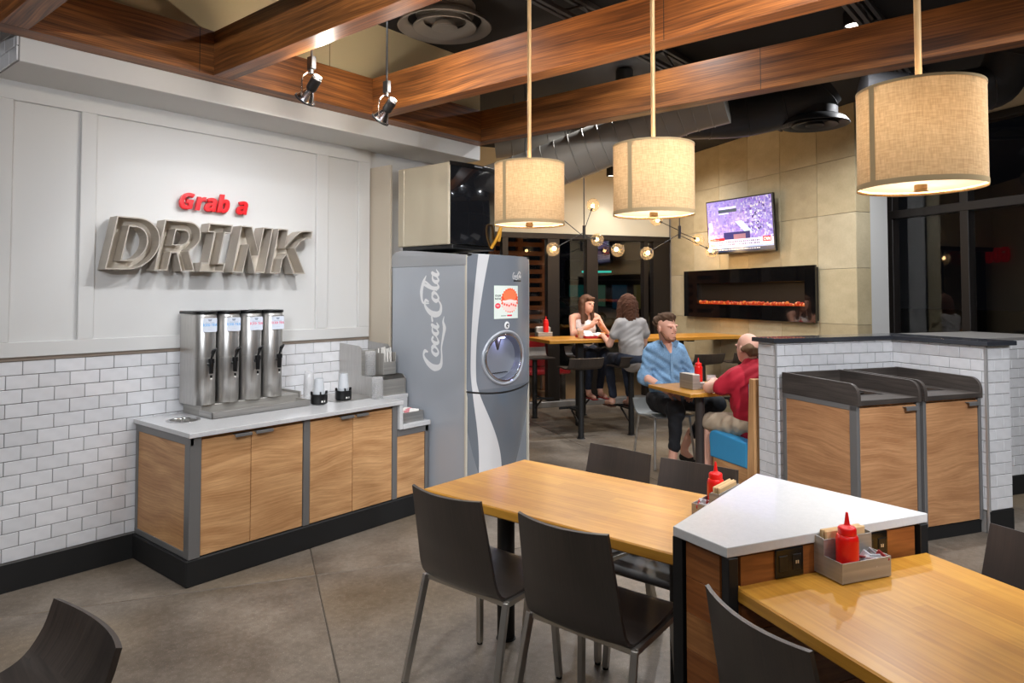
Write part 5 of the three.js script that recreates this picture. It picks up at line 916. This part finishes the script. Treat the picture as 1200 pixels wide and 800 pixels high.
function person(label, pos, turn, o) {
  const t = thing('person', label, 'person', pos, turn); if (o.scale) t.scale.setScalar(o.scale);
  const geos = [];
  if (o.skin) for (const [pr, c, half, res, k] of o.skin) geos.push(sdfGeo(pr, c, half, res, k));
  const { rot, prims } = headPrims(o.yaw || 0, o.headScale || 1), hp = o.head;
  const hg = sdfGeo([...prims, cap(rot([0, -.06, -.02]), [o.neck[0] - hp[0], o.neck[1] - hp[1], o.neck[2] - hp[2]], .052, .056, .03)], [0, -.03, 0], .19, 84, .014); hg.translate(...hp); geos.push(hg);
  part('body', mergeGeometries(geos), o.skinMat || MAT.skin, t, null, 'skin of face, neck, arms and hands');
  for (const sx of [-1, 1]) { const e = rot([sx * .030, .006, .082]); part('eye', new THREE.SphereGeometry(.0095, 12, 8), MAT.eye, t, [hp[0] + e[0], hp[1] + e[1], hp[2] + e[2]]); }
  if (o.hair) { const g = sdfGeo(o.hair.prims.map((p) => p.r ? { ...p, c: rot(p.c) } : { ...p, a: rot(p.a), b: rot(p.b) }), o.hair.c || [0, -.02, -.02], o.hair.half || .2, 80, o.hair.k || .02); if (o.hair.rough) { const P = g.attributes.position, Q = g.attributes.normal; for (let i = 0; i < P.count; i++) { const n = (noise(P.getX(i) * 55 + 20, P.getY(i) * 55 + P.getZ(i) * 40 + 30) - .4) * o.hair.rough; P.setXYZ(i, P.getX(i) + Q.getX(i) * n, P.getY(i) + Q.getY(i) * n, P.getZ(i) + Q.getZ(i) * n); } g.computeVertexNormals(); } g.translate(...hp); part('hair', g, o.hair.mat, t, null, o.hair.label); }
  for (const q of o.clothes) { const g = sdfGeo(q.prims, q.c, q.half, q.res || 84, q.k || .05); if (q.fold) { const P = g.attributes.position, Q = g.attributes.normal; for (let i = 0; i < P.count; i++) { const n = (noise(P.getX(i) * 14 + P.getY(i) * 22 + 40, P.getY(i) * 9 + P.getZ(i) * 26 + 40) - .5) * q.fold; P.setXYZ(i, P.getX(i) + Q.getX(i) * n, P.getY(i) + Q.getY(i) * n, P.getZ(i) + Q.getZ(i) * n); } g.computeVertexNormals(); } part(q.name, g, q.mat, t, null, q.label); }
  for (const q of o.extras || []) part(q[0], q[1], q[2], t, q[3]);
  return t;
}
// man in the blue shirt; +z is where he faces, +x is his left
{
  const hip = .575, sh = 1.115;
  const rw = [-.13, .715, .25], lw = [.14, .715, .25];
  person('man with curly hair in a light blue shirt and black trousers', fromB(-5.86, 0, -3.75), BROT + Math.PI / 2 - .05, {
    scale: 1.05, head: [-.03, 1.255, .07], neck: [0, 1.10, .0], yaw: .30, headScale: 1.08, skinMat: MAT.skin,
    skin: [[[cap([-.23, .80, .09], rw, .04, .03), ...handPrims(rw, [.6, -.35, .45], [.3, -.8, 0], .5, 1), cap([.24, .80, .09], lw, .04, .03), cap([0, 1.10, .035], [0, .985, .09], .042, .014), ...handPrims(lw, [-.6, -.35, .4], [-.3, -.8, 0], .5, -1)], [0, .82, .2], .42, 130, .02],
      [[cap([-.14, .28, .38], [-.15, .10, .36], .042, .036), cap([-.15, .07, .34], [-.16, .035, .5], .036, .03), ell([-.15, .06, .33], [.038, .045, .045]), cap([.24, .3, .05], [.20, .14, -.02], .042, .036), cap([.2, .09, -.02], [.22, .04, .1], .036, .03)], [0, .16, .22], .36, 80, .03]],
    hair: { mat: MAT.hairMan, label: 'short curly brown hair and stubble', rough: .02, k: .02, prims: [ell([0, .082, -.014], [.080, .055, .09]), ell([0, .05, -.05], [.084, .075, .07]), ell([0, .105, .035], [.066, .034, .05])] },
    clothes: [
      { name: 'shirt', label: 'light blue chambray shirt with rolled sleeves', mat: MAT.denim, c: [0, .86, .05], half: .46, res: 120, k: .03, fold: .02, prims: [cap([0, .60, -.02], [0, .80, -.03], .145, .14), ell([0, .80, -.01], [.17, .25, .115]), ell([0, .96, -.01], [.18, .14, .108]), cap([-.13, 1.055, -.01], [.13, 1.055, -.01], .062, .062), cap([-.06, 1.09, -.01], [.06, 1.09, -.01], .05, .05), cap([-.16, 1.03, 0], [-.24, .80, .02], .06, .053), cap([-.24, .80, .02], [-.17, .745, .18], .052, .043), cap([.16, 1.03, 0], [.25, .80, .02], .06, .053), cap([.25, .80, .02], [.18, .745, .18], .052, .043)] },
      { name: 'trousers', label: 'slim black trousers', mat: MAT.trousers, c: [.06, .42, .18], half: .46, res: 100, k: .05, fold: .012, prims: [ell([0, .60, -.02], [.18, .115, .155]), cap([-.09, .58, .02], [-.13, .57, .40], .09, .07), cap([-.13, .57, .40], [-.14, .25, .38], .068, .05), cap([.09, .58, .02], [.38, .58, .25], .09, .07), cap([.38, .57, .25], [.25, .28, .05], .065, .05)] },
    ],
    extras: [['beard', (() => { const q = headPrims(.30, 1.08), r = (v) => q.rot(v).map((n) => n * 1.08); const g = sdfGeo([cap(r([-.066, -.03, .008]), r([-.044, -.085, .04]), .012, .016), cap(r([.066, -.03, .008]), r([.044, -.085, .04]), .012, .016), cap(r([-.038, -.088, .048]), r([.038, -.088, .048]), .02, .02), ell(r([0, -.098, .055]), [.03, .018, .026]), cap(r([-.022, -.041, .083]), r([.022, -.041, .083]), .006, .006)], [0, -.06, .04], .13, 60, .015); g.translate(-.03, 1.255, .07); return g; })(), std({ color: 0x7d553f, roughness: .95 })], ['shoe', (() => { const g = sdfGeo([cap([-.152, .045, .35], [-.165, .03, .52], .044, .034), ell([-.15, .04, .33], [.042, .04, .05])], [-.155, .05, .42], .18, 50, .03); return g; })(), MAT.rubber], ['shoe', sdfGeo([cap([.2, .05, -.03], [.225, .035, .13], .044, .034)], [.21, .05, .05], .18, 50, .03), MAT.rubber], ['collar', merge(...[-1, 1].map((s) => { const g = cbox(.012, .065, .085, .004, 'y', 1); g.rotateY(s * .5); g.rotateZ(-s * .45); g.translate(s * .06, 1.115, .05); return uvm(g, 'y', .33); })), MAT.denim], ['button_placket', uvm(cbox(.03, .30, .006, .002), 'y', .33).rotateX(-.06).translate(0, .88, .112), MAT.denim]],
  });
}
// bald man in the red polo shirt, seen from behind his left shoulder
{
  const rw = [-.09, .885, .42], lw = [.09, .885, .43];
  person('balding man in a red polo shirt and khaki shorts sitting on the blue bench', fromB(-4.68, 0, -3.84), BROT - Math.PI / 2, {
    scale: 1.0, head: [.0, 1.195, .09], neck: [0, 1.04, .03], yaw: .1, headScale: 1.05, skinMat: MAT.skin2,
    skin: [[[cap([-.245, .89, .10], [-.26, .865, .24], .05, .043), cap([-.26, .865, .24], rw, .042, .031), ...handPrims(rw, [.6, 0, .5], [0, -1, .1], .5, 1), cap([.25, .89, .12], [.27, .865, .25], .05, .043), cap([.27, .865, .25], lw, .042, .031), ...handPrims(lw, [-.7, .05, .4], [0, -1, .1], .5, -1)], [0, .9, .22], .42, 120, .02],
      [[cap([-.16, .52, .38], [-.17, .12, .40], .052, .04), cap([.17, .52, .38], [.18, .12, .40], .052, .04), cap([.18, .08, .38], [.19, .04, .54], .04, .03), cap([-.17, .08, .38], [-.18, .04, .54], .04, .03)], [0, .3, .42], .42, 80, .03]],
    hair: { mat: std({ color: 0x6b5138, roughness: .8 }), label: 'short brown hair around a bald crown', rough: .004, k: .02, prims: [cap([-.07, .0, -.03], [-.05, .02, -.075], .026, .03), cap([.07, .0, -.03], [.05, .02, -.075], .026, .03), cap([-.05, .0, -.072], [.05, .0, -.072], .036, .036), cap([-.04, -.035, -.075], [.04, -.035, -.075], .026, .026)] },
    clothes: [
      { name: 'polo_shirt', label: 'red short-sleeved polo shirt', mat: MAT.poloRed, c: [0, .78, .05], half: .46, res: 100, k: .05, fold: .016, prims: [cap([0, .56, -.03], [0, .76, .0], .165, .165), ell([0, .78, .01], [.205, .26, .15]), ell([0, .92, .03], [.21, .16, .135]), cap([-.16, .985, .02], [.16, .985, .02], .065, .065), cap([-.19, .96, .03], [-.245, .885, .10], .072, .066), cap([.19, .96, .03], [.25, .885, .11], .072, .066), cap([0, 1.0, .03], [0, 1.07, .045], .08, .062)] },
      { name: 'shorts', label: 'khaki shorts', mat: MAT.khaki, c: [0, .55, .14], half: .36, res: 80, k: .05, fold: .012, prims: [ell([0, .59, -.01], [.2, .10, .17]), cap([-.10, .58, .05], [-.16, .555, .36], .095, .082), cap([.10, .58, .05], [.165, .555, .36], .095, .082)] },
    ],
    extras: [['shoe', sdfGeo([cap([.18, .05, .37], [.19, .035, .56], .045, .036)], [.18, .05, .46], .18, 50, .03), MAT.rubber], ['shoe', sdfGeo([cap([-.17, .05, .37], [-.18, .035, .56], .045, .036)], [-.18, .05, .46], .18, 50, .03), MAT.rubber]],
  });
}
// woman eating, facing the room across the bar table
{
  const rw = [-.06, 1.235, .36], lw = [.07, 1.23, .36];
  person('long-haired woman in a sleeveless white top eating at the bar table', fromB(-8.56, 0, -4.2), BROT + Math.PI / 2, {
    head: [.0, 1.505, .1], neck: [0, 1.36, .03], yaw: .35, skinMat: MAT.skin2,
    skin: [[[cap([-.185, 1.32, .02], [-.24, 1.09, .16], .047, .038), cap([-.24, 1.12, .17], rw, .037, .026), ...handPrims(rw, [.35, .75, .1], [.8, 0, 0], .55, 1, .92), cap([.185, 1.32, .02], [.25, 1.09, .18], .047, .038), cap([.25, 1.12, .18], lw, .037, .026), ...handPrims(lw, [-.35, .75, .1], [-.8, 0, 0], .55, -1, .92), cap([-.14, 1.335, .02], [.14, 1.335, .02], .05, .05), cap([0, 1.3, .02], [0, 1.38, .035], .06, .05)], [0, 1.2, .16], .34, 120, .02],
      [[cap([-.08, .42, .27], [-.08, .34, .30], .04, .032), cap([-.08, .33, .30], [-.08, .31, .45], .034, .026), cap([.1, .42, .25], [.1, .34, .28], .04, .032), cap([.1, .33, .28], [.1, .31, .42], .034, .026)], [0, .38, .32], .22, 60, .02]],
    hair: { mat: MAT.hairLight, label: 'long brown hair with a fringe', rough: .006, c: [0, -.12, -.02], half: .34, prims: [ell([0, .055, -.02], [.09, .078, .1]), cap([-.08, .03, -.01], [-.095, -.24, .01], .036, .026), cap([.08, .03, -.01], [.095, -.24, .01], .036, .026), cap([0, .0, -.07], [0, -.22, -.07], .075, .06), cap([-.05, .075, .07], [.05, .075, .07], .022, .022)] },
    clothes: [
      { name: 'top', label: 'sleeveless white top', mat: MAT.whiteTop, c: [0, 1.08, .02], half: .36, k: .05, fold: .012, prims: [cap([0, .90, -.02], [0, 1.05, -.01], .135, .12), ell([0, 1.12, .01], [.155, .19, .115]), ell([0, 1.2, .05], [.14, .09, .10]), cap([-.11, 1.28, .01], [-.12, 1.345, .01], .05, .04), cap([.11, 1.28, .01], [.12, 1.345, .01], .05, .04)] },
      { name: 'jeans', label: 'dark jeans', mat: MAT.jeans, c: [0, .68, .16], half: .40, k: .05, fold: .01, prims: [ell([0, .89, -.02], [.17, .10, .15]), cap([-.08, .87, .03], [-.09, .86, .38], .085, .066), cap([-.09, .86, .38], [-.08, .42, .28], .062, .045), cap([.08, .87, .03], [.1, .86, .38], .085, .066), cap([.1, .86, .38], [.1, .42, .26], .062, .045)] },
    ],
    extras: [['sandal', merge(cbox(.075, .014, .21, .005).translate(-.08, .287, .385), tube([[-.115, .29, .41], [-.08, .345, .40], [-.045, .29, .41]], .006, 14, 6)), std({ color: 0x9a2a2a, roughness: .5 })], ['sandal', merge(cbox(.075, .014, .21, .005).translate(.1, .287, .365), tube([[.065, .29, .39], [.1, .345, .38], [.135, .29, .39]], .006, 14, 6)), std({ color: 0x9a2a2a, roughness: .5 })]],
  });
}
// woman in the grey t-shirt, back to the room
{
  const rw = [-.16, 1.14, .40], lw = [.16, 1.14, .40];
  person('woman in a grey t-shirt and dark jeans sitting with her back to the room', fromB(-7.22, 0, -4.15), BROT - Math.PI / 2, {
    head: [0, 1.51, .08], neck: [0, 1.37, .02], yaw: -.15, skinMat: MAT.skin2,
    skin: [[[cap([-.205, 1.2, .02], [-.23, 1.05, .10], .043, .038), cap([-.23, 1.06, .10], rw, .038, .026), ...handPrims(rw, [.3, .0, .8], [0, -1, 0], .4, 1, .92), cap([.205, 1.2, .02], [.23, 1.05, .10], .043, .038), cap([.23, 1.06, .10], lw, .038, .026), ...handPrims(lw, [-.3, 0, .8], [0, -1, 0], .4, -1, .92)], [0, 1.12, .24], .34, 110, .02],
      [[cap([-.10, .44, .2], [-.10, .36, .2], .042, .034), cap([-.10, .35, .2], [-.11, .325, .35], .036, .027), cap([.1, .44, .27], [.1, .36, .28], .042, .034), cap([.1, .35, .28], [.1, .325, .42], .036, .027)], [0, .38, .28], .24, 60, .02]],
    hair: { mat: MAT.hairBrown, label: 'shoulder-length wavy dark brown hair', rough: .012, c: [0, -.1, -.02], half: .34, prims: [ell([0, .055, -.015], [.095, .082, .105]), cap([-.085, .02, -.01], [-.10, -.2, -.02], .045, .036), cap([.085, .02, -.01], [.105, -.2, -.02], .045, .036), cap([0, .0, -.06], [0, -.19, -.075], .09, .075)] },
    clothes: [
      { name: 't_shirt', label: 'heather grey t-shirt', mat: MAT.greyTee, c: [0, 1.1, .0], half: .40, res: 100, k: .05, fold: .014, prims: [cap([0, .88, -.03], [0, 1.02, -.02], .15, .135), ell([0, 1.1, 0], [.155, .2, .112]), ell([0, 1.22, .01], [.16, .12, .10]), cap([-.13, 1.30, .0], [.13, 1.30, .0], .05, .05), cap([-.15, 1.29, .0], [-.21, 1.17, .03], .058, .055), cap([.15, 1.29, .0], [.21, 1.17, .03], .058, .055), cap([0, 1.31, .0], [0, 1.37, .015], .07, .06)] },
      { name: 'jeans', label: 'dark blue jeans', mat: MAT.jeans, c: [0, .68, .12], half: .40, k: .05, fold: .01, prims: [ell([0, .89, -.03], [.185, .10, .16]), cap([-.09, .87, .02], [-.11, .86, .34], .09, .068), cap([-.11, .86, .34], [-.10, .44, .2], .064, .047), cap([.09, .87, .02], [.11, .86, .36], .09, .068), cap([.11, .86, .36], [.1, .44, .26], .064, .047)] },
    ],
    extras: [['sandal', cbox(.075, .014, .21, .005).translate(-.105, .296, .28), MAT.hairBrown], ['sandal', cbox(.075, .014, .21, .005).translate(.1, .296, .35), MAT.hairBrown]],
  });
}
// ------------------------------------------------------------------ red sign on the nook wall (seen mirrored in the storefront)
{
  const t = thing('red_wall_sign', 'red rounded letters mounted on the nook wall, mirrored in the storefront glass', 'sign', [-7.85, 2.39, -4.785], Math.PI);
  let x = -.45; for (const ch of 'GOO') { const g = new TextGeometry(ch, { font, size: .27, depth: .04, curveSegments: 8, bevelEnabled: true, bevelSize: .006, bevelThickness: .005, bevelSegments: 2 }); g.computeBoundingBox(); part('letter', g, std({ color: 0xd01a24, emissive: 0xc0101a, emissiveIntensity: .7, roughness: .4 }), t, [x, -.15, .03]); x += g.boundingBox.max.x + .045; }
}
// ------------------------------------------------------------------ outside at night
{
  const g = structure('ground_outside', [0, 0, 0], BROT, 'dark street and tan patio outside the windows');
  part('patio', bx(-14.5, -9.5, -.2, -.02, -16, 6, .01), MAT.patio, g); part('asphalt', bx(-95, -14.5, -.3, -.06, -70, 40, .01), MAT.asphalt, g); part('asphalt', bx(-14.5, 30, -.3, -.06, -70, -6.75, .01), MAT.asphalt, g);
  const s = thing('slat_screen', 'wooden slat screen standing on the patio outside the window', 'screen', fromB(-11.2, -.02, 0), BROT);
  const z0 = onBx(637, 330, -11.2).z, z1 = onBx(596, 330, -11.2).z + .3; for (const z of [z0, z0 + .45, z1]) part('post', bx(-.05, .05, 0, 2.75, z - .05, z + .05, .004), MAT.slatWood, s); for (let i = 0; i < 16; i++) part('slat', bx(.05, .075, .3 + i * .155, .38 + i * .155, z0 - .05, z1, .003), MAT.slatWood, s);
  const b = thing('patio_bench', 'red patio bench outside the window behind the eating woman', 'bench', fromB(-10.3, -.02, -3.9), BROT); part('seat', bx(-.25, .25, .40, .48, -.8, .8, .02), MAT.redVinyl, b); part('backrest', bx(-.32, -.24, .48, .98, -.8, .8, .02), MAT.redVinyl, b); for (const z of [-.7, .7]) part('leg', bx(-.2, .2, 0, .40, z - .03, z + .03, .004), MAT.black, b);
  const car = (px, py, depth, label, col, turn) => {
    const p = atDepth(px, py, depth); p.y = -.06; const t = thing('car', label, 'car', p, BROT + turn, 'parked cars across the street');
    const body = new THREE.Shape(); body.moveTo(-2.2, .35); body.lineTo(2.2, .35); body.lineTo(2.25, .75); body.quadraticCurveTo(1.9, .92, 1.1, .95); body.lineTo(.5, 1.42); body.quadraticCurveTo(-.4, 1.52, -1.2, 1.40); body.lineTo(-1.8, .98); body.lineTo(-2.25, .92); body.closePath(); const bg = extrude(body, 1.6, .05); bg.translate(0, 0, -.8); part('bodywork', bg, std({ color: col, roughness: .3, metalness: .3 }), t);
    const wn = shape([[-1.62, 1.0], [.95, .99], [.42, 1.36], [-1.15, 1.35]]); const wg = extrude(wn, 1.72, 0); wg.translate(0, 0, -.86); part('windows', wg, MAT.blackGloss, t);
    for (const x of [-1.4, 1.4]) for (const z of [-.78, .78]) { const w = part('wheel', cyl(.33, .33, .2, 24).rotateX(Math.PI / 2), MAT.rubber, t, [x, .33, z]); part('hub_cap', cyl(.18, .18, .22, 16).rotateX(Math.PI / 2), MAT.steelSoft, w); }
    for (const z of [-.65, .65]) part('tail_light', cbox(.06, .12, .3, .02).translate(-2.29, .78, z), std({ color: 0x801010, emissive: 0xff2010, emissiveIntensity: 3 }), t);
  };
  car(637, 352, 36, 'white car parked across the street, seen beside the slat screen', 0xd8d8da, .9); car(675, 352, 40, 'silver car parked across the street behind the eating woman', 0xb8bcc2, 1.1);
  const sh = thing('shop_building', 'low shop building across the street with teal lit sign and windows', 'building', (() => { const p = atDepth(726, 350, 52); p.y = -.06; return p; })(), BROT + Math.PI / 2 - .4);
  part('wall', bx(-4, 4, 0, 4.2, -3, 0, .02), MAT.night, sh); part('canopy', bx(-4.2, 4.2, 2.7, 2.9, 0, 1.2, .02), MAT.night, sh);
  for (let i = 0; i < 5; i++) { const x = -3.2 + i * 1.6; const wf = part('window', bx(x - .6, x + .6, .5, 2.4, .0, .04, .01), MAT.mullion, sh); part('pane', bx(x - .54, x + .54, .56, 2.34, .03, .05, .005), std({ color: 0x223a3a, emissive: [0x2f9c94, 0x6fae8a, 0x1d5a78, 0x9a8a4a, 0x2f9c94][i], emissiveIntensity: .12 }), wf); }
  part('sign', bx(-2.8, -.6, 3.25, 3.4, .0, .12, .02), std({ color: 0x0a4a48, emissive: 0x22c8b8, emissiveIntensity: 1.3 }), sh);
  const lamp = thing('street_lamp', 'street lamp glowing orange beyond the storefront', 'street lamp', fromB(-8.6, -.06, -22), BROT); part('mast', rod([0, 0, 0], [0, 5.2, 0], .07, 10, .05), MAT.black, lamp); part('lamp_head', cbox(.5, .12, .2, .03).translate(.2, 5.2, 0), MAT.black, lamp); part('lamp_glass', cbox(.3, .03, .14, .01).translate(.28, 5.13, 0), std({ color: 0xffc070, emissive: 0xffa030, emissiveIntensity: 9 }), lamp); const sl = new THREE.SpotLight(0xffb060, 120, 0, R(65), .6, 2); sl.position.set(.28, 5.1, 0); sl.target.position.set(.28, 0, 0); sl.castShadow = true; lamp.add(sl, sl.target);
}
scene.traverse((o) => { if (o.isMesh) { o.castShadow = true; o.receiveShadow = true; } });
renderer.render(scene, camera);
